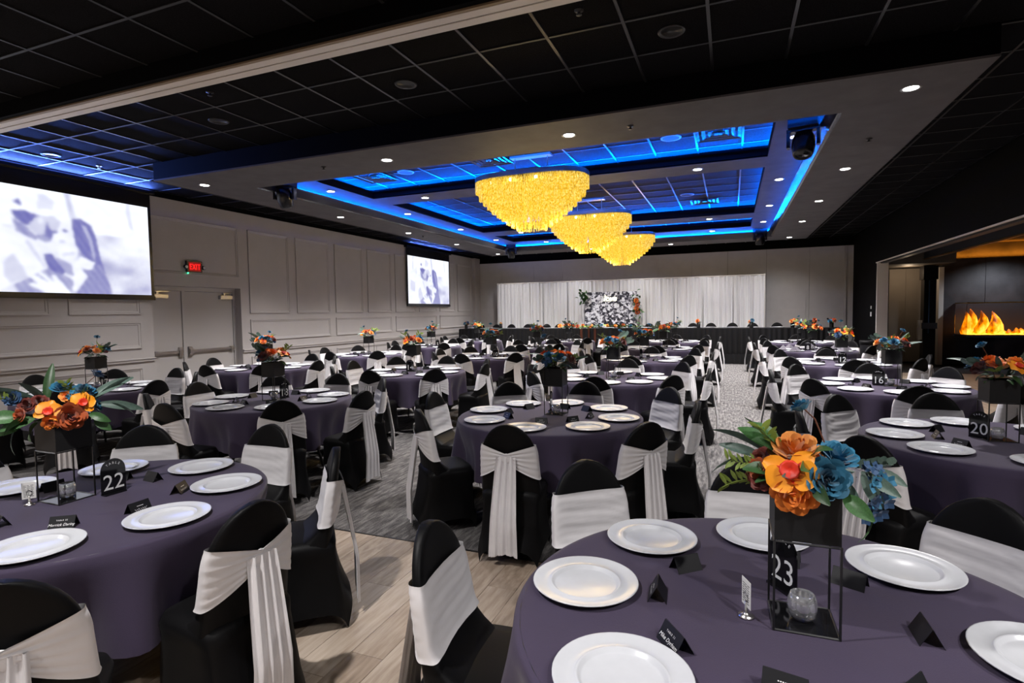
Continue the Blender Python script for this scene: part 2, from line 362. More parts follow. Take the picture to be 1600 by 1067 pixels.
wl = struct('wall_lobby', MB().box(5.46, 13, 18.75, 19.0, 0, 2.93).box(5.46, 13, 19.0, 19.2, 0, 4.2).box(XR + .25, 5.46, 19.25, 19.5, 0, 4.2).mesh('wall_lobby', 'stone_grey'), label='dark stone-look lobby wall')
for k in range(8):
    xx = 5.5 + k * .93
    put('wall_slab', bx(xx, xx + .92, 18.725, 18.75, .01, .80).mesh('wall_slab', 'stone_grey'), wl)
    put('wall_slab', bx(xx, xx + .92, 18.725, 18.75, .81, 2.92).mesh('wall_slab', 'stone_grey'), wl)
for k in range(2):
    put('stacked_panel', bx(4.30 + k * .41, 4.705 + k * .41, 19.12, 19.24, .03, 2.72).mesh('stacked_panel', 'lobby_beige'), wl)
struct('wall_lobby_side', bx(12.6, 13, -8, 19, 0, 4.2).mesh('wall_lobby_side', 'black_paint'))
struct('wall_front', bx(XL - .25, 13, -8.3, -8, 0, 4.2).mesh('wall_front', 'wall_grey'))
cl = struct('ceiling_lobby', MB().box(XR + .25, 13, -8, 19.0, 3.35, 3.5).box(XR + .25, 5.3, 17.2, 19.3, 2.74, 3.35).mesh('ceiling_lobby', 'lobby_ceiling'), label='lobby ceiling glowing orange near the fireplace')
put('bulkhead', bx(4.62, 4.78, -8, 17.2, 2.85, 3.35).mesh('bulkhead', 'slat_slate'), cl)
put('bulkhead_edge', bx(4.60, 4.64, -8, 17.2, 2.82, 2.85).mesh('bulkhead_edge', 'brass_edge'), cl)

# ---- black post with panel hardware beside the opening
t = thing('door_post', 'tall black post with navy edge strip beside the lobby opening', 'post', (5.0, 18.2, 0))
put('shaft', bx(-.13, .13, -.14, .14, 0, 2.35).mesh('shaft', 'fixture_black'), t)
put('head_block', bx(-.16, .17, -.18, .18, 2.35, 2.72).mesh('head_block', 'fixture_black'), t)
put('collar', bx(-.17, .17, -.18, .18, 1.02, 1.18).mesh('collar', 'slat_slate'), t)
put('bracket', bx(-.24, -.15, -.12, .0, .72, 1.25).mesh('bracket', 'alu'), t)
put('edge_strip', bx(-.03, -.005, -.152, -.14, 0.9, 2.33).mesh('edge_strip', 'rose_navy'), t)  # thin navy strip on the post's face
t = put('white_post', bx(5.34, 5.45, 18.55, 18.75, 0, 2.70).mesh('white_post', 'alu')); tag(t, 'narrow pale vertical post at the edge of the stone lobby wall', 'post')

# ---- tile ceiling
mb = MB(); mb.box(XL - .2, 13, -8, 5.55, 4.12, 4.3); mb.box(XL - .2, 13, 5.55, 23, 4.12, 4.3)
ceiling = struct('ceiling', mb.mesh('ceiling', 'black_paint'), label='black suspended tile ceiling with a lowered soffit ring')
tile_me = {}
def tile(x0, x1, y0, y1, z):
    k = (round(x1 - x0, 2), round(y1 - y0, 2))
    if k[0] < .06 or k[1] < .06: return
    if k not in tile_me:
        w, h = k; tile_me[k] = MB().box(-w / 2, w / 2, -h / 2, h / 2, 0, .015).mesh('ceiling_tile', 'tile')
    put('ceiling_tile', tile_me[k], ceiling, ((x0 + x1) / 2, (y0 + y1) / 2, z))
XG, YG = -3.83, 4.36
def lines(a, b, g, p=.61):
    k = math.ceil((a - g) / p - 1e-6); out = [a]
    while g + k * p < b - .02:
        if g + k * p > a + .02: out.append(g + k * p)
        k += 1
    return out + [b]
gridmb, gridmb2, far_tiles, cof_tiles = MB(), MB(), MB(), MB()
def tiled(x0, x1, y0, y1, gx, gy, z, singly=True, tb=None, vis=None, ft=None):
    xs, ys = lines(x0, x1, gx), lines(y0, y1, gy)
    for a, c in zip(xs, xs[1:]):
        for d, e in zip(ys, ys[1:]):
            if singly and (vis is None or vis((a + c) / 2, (d + e) / 2)): tile(a + .004, c - .004, d + .004, e - .004, z + .008)
            else: (ft or far_tiles).box(a, c, d, e, z + .008, z + .02)
    t_ = tb or gridmb
    for a in xs[1:-1]: t_.box(a - .012, a + .012, y0, y1, z, z + .0082)
    for d in ys[1:-1]: gridmb2.box(x0, x1, d - .012, d + .012, z + .0005, z + .0078)
SX0, SX1, SY0, SY1 = -7.69, 1.96, 5.55, 17.62
tiled(XL, XR, 3.65, SY0, XG, YG, ZC)                              # between track and soffit
tiled(XL, XR, 1.5, 3.42, XG + .305, 2.85, ZC, tb=gridmb2, vis=lambda x, y: x < 0)       # near side of the track
tiled(XL, XR, -8, 1.5, XG + .305, 2.85, ZC, singly=False)
tiled(XL, SX0, SY0, YB, XG, YG, ZC, vis=lambda x, y: y < 12.5)
tiled(SX1, XR, SY0, YB, XG, YG, ZC, vis=lambda x, y: y < 12.5)
tiled(SX0, SX1, SY1, YB, XG, YG, ZC, singly=False)
# ---- track of the movable wall crossing the ceiling
track = struct('trim_1', MB().box(XL, XR, 3.42, 3.66, 3.705, 4.0).mesh('trim_1', 'black_paint'), label='movable wall track crossing the ceiling')
put('track_rail', MB().box(XL, XR, 3.50, 3.575, 3.688, 3.706).box(XL, XR, 3.592, 3.67, 3.688, 3.706).mesh('track_rail', 'alu'), track)
put('track_groove', bx(XL, XR, 3.575, 3.592, 3.696, 3.706).mesh('track_groove', 'tbar_dark'), track)
put('track_flange', bx(XL, XR, 3.47, 3.50, 3.690, 3.712).mesh('track_flange', 'tan_alu'), track)
# ---- the soffit ring
RX0, RX1, RY0, RY1 = -6.75, 1.03, 6.49, 16.68
def ring(x0, x1, y0, y1, a0, a1, b0, b1, z0, z1):
    return MB().box(x0, x1, y0, b0, z0, z1).box(x0, x1, b1, y1, z0, z1).box(x0, a0, b0, b1, z0, z1).box(a1, x1, b0, b1, z0, z1)
soff = put('soffit', ring(SX0, SX1, SY0, SY1, RX0, RX1, RY0, RY1, ZS, ZS + .02).mesh('soffit', 'soffit_grey'), ceiling)
put('soffit_fascia', ring(SX0 + .002, SX1 - .002, SY0 + .002, SY1 - .002, SX0 + .03, SX1 - .03, SY0 + .03, SY1 - .03, ZS + .003, 4.1).mesh('soffit_fascia', 'black_paint'), soff)
# sloping glossy crown inside the ring, then the cove lip
def crown():
    b = MB(); p = [(0, ZS), (-.02, ZS + .012), (-.035, ZS + .014), (-.095, ZS + .125), (-.10, ZS + .14), (-.05, ZS + .14), (.0, ZS + .13)]
    vs = []
    for d, z in p: vs += [(RX0 - d, RY0 - d, z), (RX1 + d, RY0 - d, z), (RX1 + d, RY1 + d, z), (RX0 - d, RY1 + d, z)]
    fs = []
    for j in range(len(p) - 1):
        for k in range(4): fs.append((j * 4 + k, j * 4 + (k + 1) % 4, (j + 1) * 4 + (k + 1) % 4, (j + 1) * 4 + k))
    return b.add(vs, fs).mesh('cove_moulding', 'gloss_trim', fix=True)
put('cove_moulding', crown(), soff)
KX0, KX1 = -6.19, 0.47
COF = [(7.15, 8.70), (9.32, 13.60), (14.37, 15.82)]
mb = MB(); ZH = ZT + .02
mb.box(RX0 - .30, KX0, RY0 - .30, RY1 + .30, ZT, ZH).box(KX1, RX1 + .30, RY0 - .30, RY1 + .30, ZT, ZH)
ys = [RY0 - .30] + [v for p in COF for v in p] + [RY1 + .30]
for k in range(0, len(ys), 2): mb.box(KX0, KX1, ys[k], ys[k + 1], ZT, ZH)
put('cove_back', ring(RX0 - .32, RX1 + .32, RY0 - .32, RY1 + .32, RX0 - .30, RX1 + .30, RY0 - .30, RY1 + .30, ZS + .02, ZT + .02).mesh('cove_back', 'black_paint'), soff)
tray = put('tray_ceiling', mb.mesh('tray_ceiling', 'soffit_grey'), ceiling)
for (c0, c1) in COF:
    put('coffer_side', ring(KX0 - .03, KX1 + .03, c0 - .03, c1 + .03, KX0, KX1, c0, c1, ZT + .002, ZT + .13).mesh('coffer_side', 'black_paint'), tray)
    put('coffer_back', ring(KX0 - .29, KX1 + .29, c0 - .29, c1 + .29, KX0 - .27, KX1 + .27, c0 - .27, c1 + .27, ZT + .02, 4.06).mesh('coffer_back', 'black_paint'), tray)
    tiled(KX0 - .27, KX1 + .27, c0 - .27, c1 + .27, .14 - .61 * 9, c0 + .30, ZK, singly=False, ft=cof_tiles)
g = put('ceiling_grid', gridmb.mesh('ceiling_grid', 'tbar'), ceiling); g['kind'] = 'stuff'
g = put('ceiling_grid', gridmb2.mesh('ceiling_grid', 'tbar_dark'), ceiling); g['kind'] = 'stuff'
g = put('coffer_tile_field', cof_tiles.mesh('coffer_tile_field', 'tile_coffer_lit'), ceiling); g['kind'] = 'stuff'
g = put('ceiling_tile_field', far_tiles.mesh('ceiling_tile_field', 'tile'), ceiling); g['kind'] = 'stuff'

# ---- blue LED strips in the coves
def strip_light(x0, y0, x1, y1, z, ang):
    """long thin lamp lying on a cove lip, facing up and in"""
    L = math.hypot(x1 - x0, y1 - y0); rz = math.atan2(y1 - y0, x1 - x0)
    o = light('cove_strip_light', 'AREA', ((x0 + x1) / 2, (y0 + y1) / 2, z), LED_W * L, BLUE, shape='RECTANGLE', size=L, size_y=.015)
    o.rotation_euler = (Matrix.Rotation(rz, 3, 'Z') @ Matrix.Rotation(PI + ang, 3, 'X')).to_euler()
    return o
def strip_rect(x0, x1, y0, y1, z, tilt):
    strip_light(x0, y0, x1, y0, z, -tilt); strip_light(x1, y0, x1, y1, z, -tilt)
    strip_light(x1, y1, x0, y1, z, -tilt); strip_light(x0, y1, x0, y0, z, -tilt)
strip_rect(RX0 - .22, RX1 + .22, RY0 - .22, RY1 + .22, ZS + .145, 1.2)
for (c0, c1) in COF: strip_rect(KX0 - .22, KX1 + .22, c0 - .22, c1 + .22, ZT + .128, 1.05)

# ---- downlights
trim_me = MB().lathe([(.062, .012), (.062, .0), (.080, -.004), (.083, 0), (.083, .012)], 20).mesh('trim_ring', 'trim_grey', True)
lens_me = MB().lathe([(0, .002), (.058, .002), (.062, .006)], 20).mesh('lens', 'lens_on')
def downlight(x, y, z, label, group, w=DOWN_W, cone=2.1):
    t = thing('downlight', label, 'downlight', (x, y, z - .001), 0, group)
    put('trim_ring', trim_me, t); put('lens', lens_me, t, (0, 0, -.003))
    lt = light('downlight_lamp', 'SPOT', (0, 0, -.03), w, (1, .965, .95), spot_size=cone, spot_blend=1.0, shadow_soft_size=.06); lt.parent = t
ORDL = ('nearest', 'second from', 'third from', 'fourth from', 'fifth from')
for y, o_ in zip((6.03, 9.10, 11.60, 14.13, 17.12), ORDL):
    downlight(-7.27, y, ZS, f'lit downlight in soffit strip along the panelled wall, {o_} the track', 'wall-side soffit downlights')
    downlight(1.49, y, ZS, f'lit downlight in soffit strip along the dark wall, {o_} the track', 'dark-wall-side soffit downlights')
for x, sd in ((-4.07, 'nearer the panelled wall'), (-1.68, 'nearer the dark wall')):
    downlight(x, 6.03, ZS, f'lit downlight in the soffit edge by the track, {sd}', 'front soffit downlights')
    downlight(x, 17.15, ZS, f'lit downlight in the soffit edge above the head table, {sd}', 'rear soffit downlights')
for y, o_ in zip((7.86, 10.31, 12.81, 15.12), ORDL):
    downlight(-6.47, y, ZT, f'lit downlight beside the blue cove, panelled-wall side, {o_} the track', 'wall-side cove downlights')
    downlight(.735, y, ZT, f'lit downlight beside the blue cove, dark-wall side, {o_} the track', 'dark-side cove downlights')
for y, nm in ((9.03, 'between the first two coffers'), (14.05, 'between the last two coffers'), (16.25, 'behind the last coffer')):
    for x, sd in ((-5.28, 'panelled-wall end'), (-.49, 'dark-wall end')): downlight(x, y, ZT, f'lit downlight on the beam {nm}, {sd}', 'beam downlights ' + nm)
for x, o_ in zip((-7.4, -5.2, -2.9, -.7, 1.3), ORDL):  # unseen lamps added to brighten the drapes and head table
    downlight(x, 18.25, ZC, f'unseen added downlight in the tile strip above the riser, {o_} the panelled wall', 'added riser downlights', 150, 2.3)
# unseen downlights added to light the near half of the hall
for x, y in ((-6.5, .4), (-1.9, .5), (1.9, -.3), (-6.5, -3.2), (-1.5, -3.2), (3.0, 1.2), (-8.6, 1.6)):
    downlight(x, y, ZC, 'unseen added downlight in the tile ceiling of the near hall half', 'added near hall downlights', NEAR_W, 2.4)
# unlit cans and sprinklers in the tile ceiling
can_me = MB().lathe([(.075, .05), (.075, 0), (.105, -.006), (.108, 0)], 24).mesh('trim_ring', 'can_dark', True)
can_in = MB().lathe([(0, .045), (.05, .045), (.074, .04)], 20).mesh('unlit_lens', 'trim_grey')
for x, y, o_ in ((-2.92, 4.68, 'third from'), (-.45, 4.66, 'fourth from'), (-5.39, 4.69, 'second from'), (-8.52, 4.73, 'nearest')):
    t = thing('recessed_can', f'unlit recessed can in the tile ceiling beside the track, {o_} the panelled wall', 'ceiling light', (x, y, ZC + .006), 0, 'unlit cans by the track')
    put('trim_ring', can_me, t); put('unlit_lens', can_in, t)
spr_me = MB().lathe([(.035, 0), (.035, -.006), (.012, -.01), (.010, -.03), (.022, -.032), (.022, -.036), (0, -.036)], 12).mesh('sprinkler', 'can_dark', True)
spr_c = MB().lathe([(.035, 0), (.035, -.006), (.012, -.01), (.010, -.03), (.022, -.032), (.022, -.036), (0, -.036)], 12).mesh('sprinkler', 'steel', True)
for x, y, z, me, nm in ((-1.05, 4.07, ZC + .008, spr_me, 'dark sprinkler head in the tile ceiling by the track, nearer the dark wall'), (-4.78, 4.07, ZC + .008, spr_me, 'dark sprinkler head in the tile ceiling by the track, nearer the panelled wall'), (-8.52, 5.34, ZC + .008, spr_c, 'steel sprinkler head in the ceiling corner above the big screen'),
        (-5.0, 5.95, ZS, spr_me, 'dark sprinkler head in the soffit front strip, nearer the panelled wall'), (-1.0, 6.0, ZS, spr_me, 'dark sprinkler head in the soffit front strip, nearer the dark wall'), (1.48, 7.6, ZS, spr_me, 'dark sprinkler head in the dark-wall-side soffit strip'), (-7.2, 7.5, ZS, spr_me, 'dark sprinkler head in the wall-side soffit strip above the double door'), (-7.22, 12.2, ZS, spr_me, 'dark sprinkler head in the wall-side soffit strip towards the small screen')):
    tag(put('sprinkler', me, None, (x, y, z)), nm, 'sprinkler', nm)
# air diffusers and speaker grilles inside the coffers
def diffuser(x, y, nm, sd):
    t = thing('air_diffuser', f'dark square air diffuser in the {nm}, {sd}', 'air vent', (x, y, ZK - .004), 0, 'air diffusers in ' + nm)
    for k, s in enumerate((.29, .21, .13)):
        b = MB(); z0 = -.012 + .004 * k
        b.add([(-s, -s, z0), (s, -s, z0), (s, s, z0), (-s, s, z0), (-s + .045, -s + .045, z0 + .010), (s - .045, -s + .045, z0 + .010), (s - .045, s - .045, z0 + .010), (-s + .045, s - .045, z0 + .010)], [(0, 1, 5, 4), (1, 2, 6, 5), (2, 3, 7, 6), (3, 0, 4, 7)])
        put('louvre_ring', b.mesh('louvre_ring', 'fixture_black'), t)
    put('centre_plate', bx(-.05, .05, -.05, .05, -.008, 0).mesh('centre_plate', 'fixture_black'), t)
for x, y, nm, sd in ((-.17, 8.05, 'first coffer', 'dark-wall end'), (-5.72, 8.12, 'first coffer', 'panelled-wall end'), (-3.49, 7.95, 'first coffer', 'beside the chandelier'), (-.55, 12.9, 'middle coffer', 'dark-wall corner towards the head table'), (-.25, 9.9, 'middle coffer', 'dark-wall corner towards the track'), (-5.6, 9.9, 'middle coffer', 'panelled-wall side')): diffuser(x, y, nm, sd)
for x, y, nm in ((-.78, 7.98, 'first coffer, dark-wall end'), (-5.05, 8.02, 'first coffer, panelled-wall end'), (-.85, 12.0, 'middle coffer')):
    t = thing('speaker_grille', 'round ceiling speaker grille in the ' + nm, 'speaker', (x, y, ZK - .002), 0, 'speakers in ' + nm)
    put('rim', MB().lathe([(.115, 0), (.115, -.008), (.135, -.010), (.14, 0)], 24).mesh('rim', 'trim_grey', True), t)
    put('grille', MB().lathe([(0, -.006), (.114, -.005)], 24).mesh('grille', 'tbar_dark'), t)
# moving-head stage lights at the corners of the tray
def moving_head(x, y, nm, rz, tilt):
    t = thing('moving_head_light', 'black moving-head stage light at the tray corner near ' + nm, 'stage light', (x, y, ZT), rz)
    put('base', MB().box(-.15, .15, -.13, .13, -.10, 0).mesh('base', 'fixture_black'), t)
    yk = put('yoke', MB().box(-.17, -.135, -.05, .05, -.30, -.10).box(.135, .17, -.05, .05, -.30, -.10).box(-.17, .17, -.06, .06, -.13, -.10).mesh('yoke', 'fixture_black'), t)
    hd = put('head', MB().lathe([(0, .16), (.08, .15), (.115, .08), (.125, -.02), (.105, -.13), (.095, -.15), (.085, -.145), (.08, -.13), (0, -.13)], 20).mesh('head', 'fixture_black', True), t, (0, 0, -.27), (tilt, 0, 0))
    put('front_lens', MB().lathe([(0, -.137), (.078, -.132)], 20).mesh('front_lens', 'acrylic_black'), hd)
moving_head(-6.60, 6.92, 'the big screen', .3, .4); moving_head(.76, 7.2, 'the track and dark wall', -.2, -.35); moving_head(-6.50, 16.4, 'the small screen', .3, .3); moving_head(.72, 16.45, 'the head table and dark wall', .2, .2)

# ================================================================== CHANDELIERS
def chandelier_meshes(seed):
    rr = random.Random(seed); tiers = []
    NT = 10
    for k in range(NT):
        a = .87 - .64 * (k / 9) ** 1.15; bb = .46 - .33 * (k / 9) ** 1.15
        zt = -.02; zb = -.20 - .58 * (k / 9) ** .8
        b = MB(); per = PI * (3 * (a + bb) - math.sqrt((3 * a + bb) * (a + 3 * bb))); n = int(per / .017)
        for i in range(n):
            t = 2 * PI * i / n; e = abs(math.cos(t)) ** .75; f = abs(math.sin(t)) ** .75
            x = a * math.copysign(e, math.cos(t)); y = bb * math.copysign(f, math.sin(t)); r = .0042; zz = zb + rr.uniform(-.012, .012)
            x += rr.uniform(-.004, .004); y += rr.uniform(-.004, .004)
            b.add([(x - r, y, zt), (x, y - r, zt), (x + r, y, zt), (x, y + r, zt), (x - r, y, zz), (x, y - r, zz), (x + r, y, zz), (x, y + r, zz)],
                  [(0, 1, 5, 4), (1, 2, 6, 5), (2, 3, 7, 6), (3, 0, 4, 7)])
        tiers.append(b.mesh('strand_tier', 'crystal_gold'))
    fr = MB()
    for k in range(NT):
        a = .88 - .64 * (k / 9) ** 1.15; bb = .47 - .33 * (k / 9) ** 1.15
        pts = []
        for i in range(37):
            t = 2 * PI * i / 36; pts.append((a * math.copysign(abs(math.cos(t)) ** .75, math.cos(t)), bb * math.copysign(abs(math.sin(t)) ** .75, math.sin(t))))
        for (p, q) in zip(pts, pts[1:]):
            h = .05 if k == 0 else .02
            fr.add([(p[0], p[1], -.04), (q[0], q[1], -.04), (q[0], q[1], -.04 + h + .02), (p[0], p[1], -.04 + h + .02)], [(0, 1, 2, 3)])
    fr.box(-.86, .86, -.02, .02, .01, .03).box(-.02, .02, -.45, .45, .01, .03).box(-.5, -.47, -.40, .40, .01, .03).box(.47, .5, -.40, .40, .01, .03)
    return tiers, fr.mesh('frame', 'chand_frame')
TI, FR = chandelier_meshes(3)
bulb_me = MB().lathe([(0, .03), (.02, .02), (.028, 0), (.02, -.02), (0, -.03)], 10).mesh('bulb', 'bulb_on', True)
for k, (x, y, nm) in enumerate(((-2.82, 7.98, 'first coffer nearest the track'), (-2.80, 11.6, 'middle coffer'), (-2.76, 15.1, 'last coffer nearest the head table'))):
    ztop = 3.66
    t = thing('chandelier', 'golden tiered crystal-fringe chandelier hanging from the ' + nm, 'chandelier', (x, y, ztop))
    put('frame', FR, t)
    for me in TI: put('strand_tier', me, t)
    for sx in (-.26, .26): put('rod', MB().lathe([(.008, .02), (.008, ZK - ztop)], 8).mesh('rod', 'chand_frame'), t, (sx, 0, 0))
    put('ceiling_plate', bx(-.32, .32, -.07, .07, ZK - ztop - .03, ZK - ztop).mesh('ceiling_plate', 'chand_frame'), t)
    for i in range(12):
        a = 2 * PI * (i + .5) / 12; put('bulb', bulb_me, t, (.76 * math.cos(a), .37 * math.sin(a), -.075))
    for sx in (-.5, 0, .5):
        lt = light('chandelier_lamp', 'POINT', (sx, 0, -.85 + abs(sx) * .3), 14, (1, .72, .34), shadow_soft_size=.12); lt.parent = t

# ================================================================== SCREENS
PIC = [(.86, [(0.2, 0.0), (.36, .0), (.36, .5), (.2, .62)]),
 (.95, [(0, .0), (0, .72), (.22, .62), (.284, .573), (.373, .5), (.392, .367), (.429, .247), (.328, .14), (.254, .067), (.201, .0)]),
 (.80, [(.224, .273), (.269, .36), (.31, .24), (.328, .14), (.254, .08), (.224, .147)]),
 (.82, [(.06, .5), (.16, .45), (.15, .25), (.05, .3)]),
 (.50, [(.272, .693), (.332, .627), (.384, .527), (.373, .5), (.291, .573)]),
 (.30, [(.272, .76), (.328, .773), (.396, .74), (.396, .693), (.377, .653), (.325, .64), (.287, .693)]),
 (.80, [(.381, .733), (.466, .753), (.5, .707), (.485, .633), (.474, .593), (.451, .52), (.392, .527), (.34, .633)]),
 (.35, [(.433, .70), (.44, .653), (.451, .613), (.485, .607), (.455, .553), (.44, .493), (.396, .507), (.381, .547), (.418, .56)]),
 (.90, [(.392, .727), (.407, .733), (.418, .7), (.403, .66), (.392, .68)]),
 (.96, [(.313, .847), (.332, .907), (.381, .967), (.437, .967), (.481, .927), (.507, .827), (.556, .747), (.556, .707), (.53, .693), (.47, .753), (.396, .747), (.328, .773), (.291, .8)]),
 (.86, [(.396, .947), (.433, .953), (.47, .9), (.466, .813), (.392, .807)]),
 (.35, [(.28, .847), (.313, .88), (.317, .813)]),
 (.93, [(.485, .62), (.511, .687), (.56, .7), (.56, .54), (.541, .467), (.511, .46), (.474, .473), (.489, .547)]),
 (.35, [(.511, .647), (.537, .627), (.526, .607), (.507, .62)]),
 (.32, [(.556, .753), (.604, .76), (.657, .707), (.679, .593), (.694, .42), (.72, .233), (.757, .02), (.698, .14), (.619, .353), (.571, .493), (.56, .64)]),
 (.45, [(.597, .253), (.657, .3), (.701, .32), (.731, .167), (.757, .0), (.56, .0), (.627, .18)]),
 (.95, [(.549, .293), (.593, .387), (.672, .327), (.649, .247), (.597, .253), (.627, .18), (.56, .02), (.534, .027)]),
 (.93, [(.448, .52), (.459, .587), (.485, .593), (.478, .5), (.451, .413), (.399, .393), (.396, .46)]),
 (.94, [(.485, .433), (.522, .487), (.578, .473), (.582, .387), (.541, .293), (.47, .36)]),
 (.62, [(.466, .353), (.541, .293), (.552, .173), (.504, .207), (.466, .24)]),
 (.30, [(.41, .373), (.448, .38), (.47, .307), (.504, .22), (.5, .173), (.433, .2)]),
 (.55, [(.265, .067), (.336, .14), (.422, .233), (.504, .18), (.549, .127), (.534, .0), (.284, .0)]),
 (.62, [(.40, .56), (.43, .545), (.45, .51), (.42, .49), (.39, .52)]), (.80, [(.34, .50), (.385, .36), (.42, .25), (.405, .245), (.37, .35), (.325, .48)]), (.70, [(.60, .70), (.63, .70), (.66, .55), (.675, .35), (.66, .36), (.64, .55)]), (.82, [(.50, .40), (.56, .42), (.57, .40), (.50, .37)]),
 (.78, [(.488, .53), (.515, .525), (.515, .505), (.49, .50)]), (.97, [(.336, .153), (.362, .167), (.418, .11), (.377, .193), (.399, .193), (.448, .11), (.437, .173), (.455, .18), (.5, .087), (.534, .0), (.403, .0), (.328, .073), (.343, .1), (.377, .08)])]
def inside(u, v, P):
    c = False; j = len(P) - 1
    for i in range(len(P)):
        if (P[i][1] > v) != (P[j][1] > v) and u < (P[j][0] - P[i][0]) * (v - P[i][1]) / (P[j][1] - P[i][1]) + P[i][0]: c = not c
        j = i
    return c
def picture_mesh(w, h, nu=176, nv=100):
    rr = random.Random(9); G = [[0.0] * nu for _ in range(nv)]
    boxes = [(g, P, min(p[0] for p in P), max(p[0] for p in P), min(p[1] for p in P), max(p[1] for p in P)) for g, P in PIC]
    blot = [(rr.uniform(0, 1), rr.uniform(0, 1), rr.uniform(.02, .07), rr.uniform(-.3, .12)) for _ in range(90)]
    for j in range(nv):
        v = j / (nv - 1)
        for i in range(nu):
            u = i / (nu - 1)
            g = .97 - .10 * max(0, .75 - v) - .22 * max(0, .45 - v) * min(1, max(0, u - .6) * 4)
            if v < .62 or u < .2:
                for (bu, bv, br, ba) in blot:
                    d2 = ((u - bu) / br) ** 2 + ((v - bv * .7) / br) ** 2
                    if d2 < 4: g += ba * math.exp(-d2) * .8
                g += rr.uniform(-.10, .05) * (.8 - v)
            for (tu, tw) in ((.53, .006), (.56, .01), (.895, .009), (.13, .008)):
                dd = abs(u - tu - .02 * math.sin(v * 7 + tu * 40))
                if v > .72 and dd < tw * 2: g -= .16 * (1 - dd / tw / 2)
            for gg, P, a, b_, c, d in boxes:
                if a <= u <= b_ and c <= v <= d and inside(u, v, P):
                    g = gg
                    if gg < .6: g += rr.uniform(-.05, .12) + .08 * math.sin(u * 160 + v * 60)
            g -= .05 * (.5 + .5 * math.sin(u * 31 + 3 * math.sin(v * 13)) * math.sin(v * 23 + 2 * math.sin(u * 17))) + rr.uniform(0, .03)
            G[j][i] = max(.05, min(1, g))
    for _ in range(2):
        G = [[(G[j][max(i - 1, 0)] + G[j][min(i + 1, nu - 1)] + G[max(j - 1, 0)][i] + G[min(j + 1, nv - 1)][i] + 2 * G[j][i]) / 6 for i in range(nu)] for j in range(nv)]
    b = MB().grid(lambda s, t: (0, s * w, t * h), nu, nv); me = b.mesh('picture', 'projection')
    ca = me.color_attributes.new('pic', 'FLOAT_COLOR', 'POINT')
    cols = []
    for j in range(nv):
        for i in range(nu):
            s = n = 0
            for dj in (-1, 0, 1):
                for di in (-1, 0, 1):
                    jj, ii = j + dj, i + di
                    if 0 <= jj < nv and 0 <= ii < nu: wt = 4 if (di == dj == 0) else 1; s += wt * G[jj][ii]; n += wt
            g = s / n; q = g ** 2.3
            cols += [.07 + .88 * q, .075 + .91 * q, .36 + .66 * q, 1]
    ca.data.foreach_set('color', cols); return me
pic = picture_mesh(2.68, 1.50)
def screen(y0, z0, nm):
    t = thing('projection_screen', 'projection screen showing a monochrome photo of a couple, ' + nm, 'projection screen', (XL + .06, y0, z0))
    put('picture', pic, t, (.006, 0, 0))
    put('backing', bx(-.004, .004, -.05, 2.73, -.05, 1.75).mesh('backing', 'fixture_black'), t)
    put('border', MB().box(.004, .009, -.05, 0, -.05, 1.5).box(.004, .009, 2.68, 2.73, -.05, 1.5).box(.004, .009, -.05, 2.73, 1.5, 1.75).mesh('border', 'fixture_black'), t)
    put('bottom_bar', bx(-.012, .016, -.06, 2.74, -.085, -.02).mesh('bottom_bar', 'fixture_black'), t)
    put('case', bx(-.05, .07, -.10, 2.78, 1.74, 1.80).mesh('case', 'fixture_black'), t)
for _y, _w in ((5.26, 150), (16.14, 50)):  # unseen blue lamps added to imitate screen spill on the ceiling tiles
    light('added_spill_light', 'AREA', (XL + .16, _y, 3.79), _w, (.10, .22, 1), (0, PI + .6, 0), shape='RECTANGLE', size=.04, size_y=2.7)
screen(3.92, 2.03, 'beside the exit door'); screen(14.80, 1.96, 'near the back corner')

# ================================================================== EXIT SIGN
t = thing('exit_sign', 'black emergency exit sign glowing red above the double door', 'exit sign', (XL, 7.47, 2.58))
put('housing', MB().box(0, .05, -.155, .155, -.105, .105).mesh('housing', 'fixture_black'), t)
fp = put('face', bx(.05, .054, -.125, .125, -.085, .085).mesh('face', 'exit_dim'), t)
put('lettering', text_mesh('lettering', 'EXIT', .15, 'exit_red', ext=.001, space=1.12), fp, (.057, 0, -.052), (PI / 2, 0, PI / 2), (.66, 1, 1))
for s in (-1, 1):
    l_ = put('lamp_head', MB().lathe([(0, .03), (.035, .02), (.04, -.01), (.03, -.03), (0, -.03)], 12).mesh('lamp_head', 'fixture_black', True), t, (.05, s * .185, -.01), (0, PI / 2, 0))
    put('lamp_lens', MB().lathe([(0, .033), (.028, .024)], 12).mesh('lamp_lens', 'plate_white'), l_)
put('indicator', MB().lathe([(0, .012), (.012, .004), (.012, -.004), (0, -.012)], 8).mesh('indicator', 'led_green'), t, (.045, -.14, -.122))

# ================================================================== FIREPLACE in the lobby
t = thing('glass_fireplace', 'glass-sided fireplace with orange flames built into the dark stone wall', 'fireplace', (6.85, 18.05, 0))
put('hearth', MB().box(-1.10, 1.1, -.22, .67, .80, .86).mesh('hearth', 'slat_slate'), t)
put('plinth', bx(-.45, 1.1, -.1, .67, 0.0, .80).mesh('plinth', 'stone_grey'), t)
put('back_wall', bx(-1.08, 1.1, .64, .67, .86, 1.70).mesh('back_wall', 'slat_slate'), t)
put('top_edge', MB().box(-1.10, 1.1, -.2, -.17, 1.685, 1.715).box(-1.10, -1.07, -.17, .64, 1.685, 1.715).mesh('top_edge', 'brass_edge'), t)
put('glass_pane', bx(-1.08, 1.1, -.19, -.182, .86, 1.69).mesh('glass_pane', 'glass'), t)
put('glass_pane', bx(-1.092, -1.084, -.17, .64, .86, 1.69).mesh('glass_pane', 'glass'), t)
fr_ = random.Random(4)
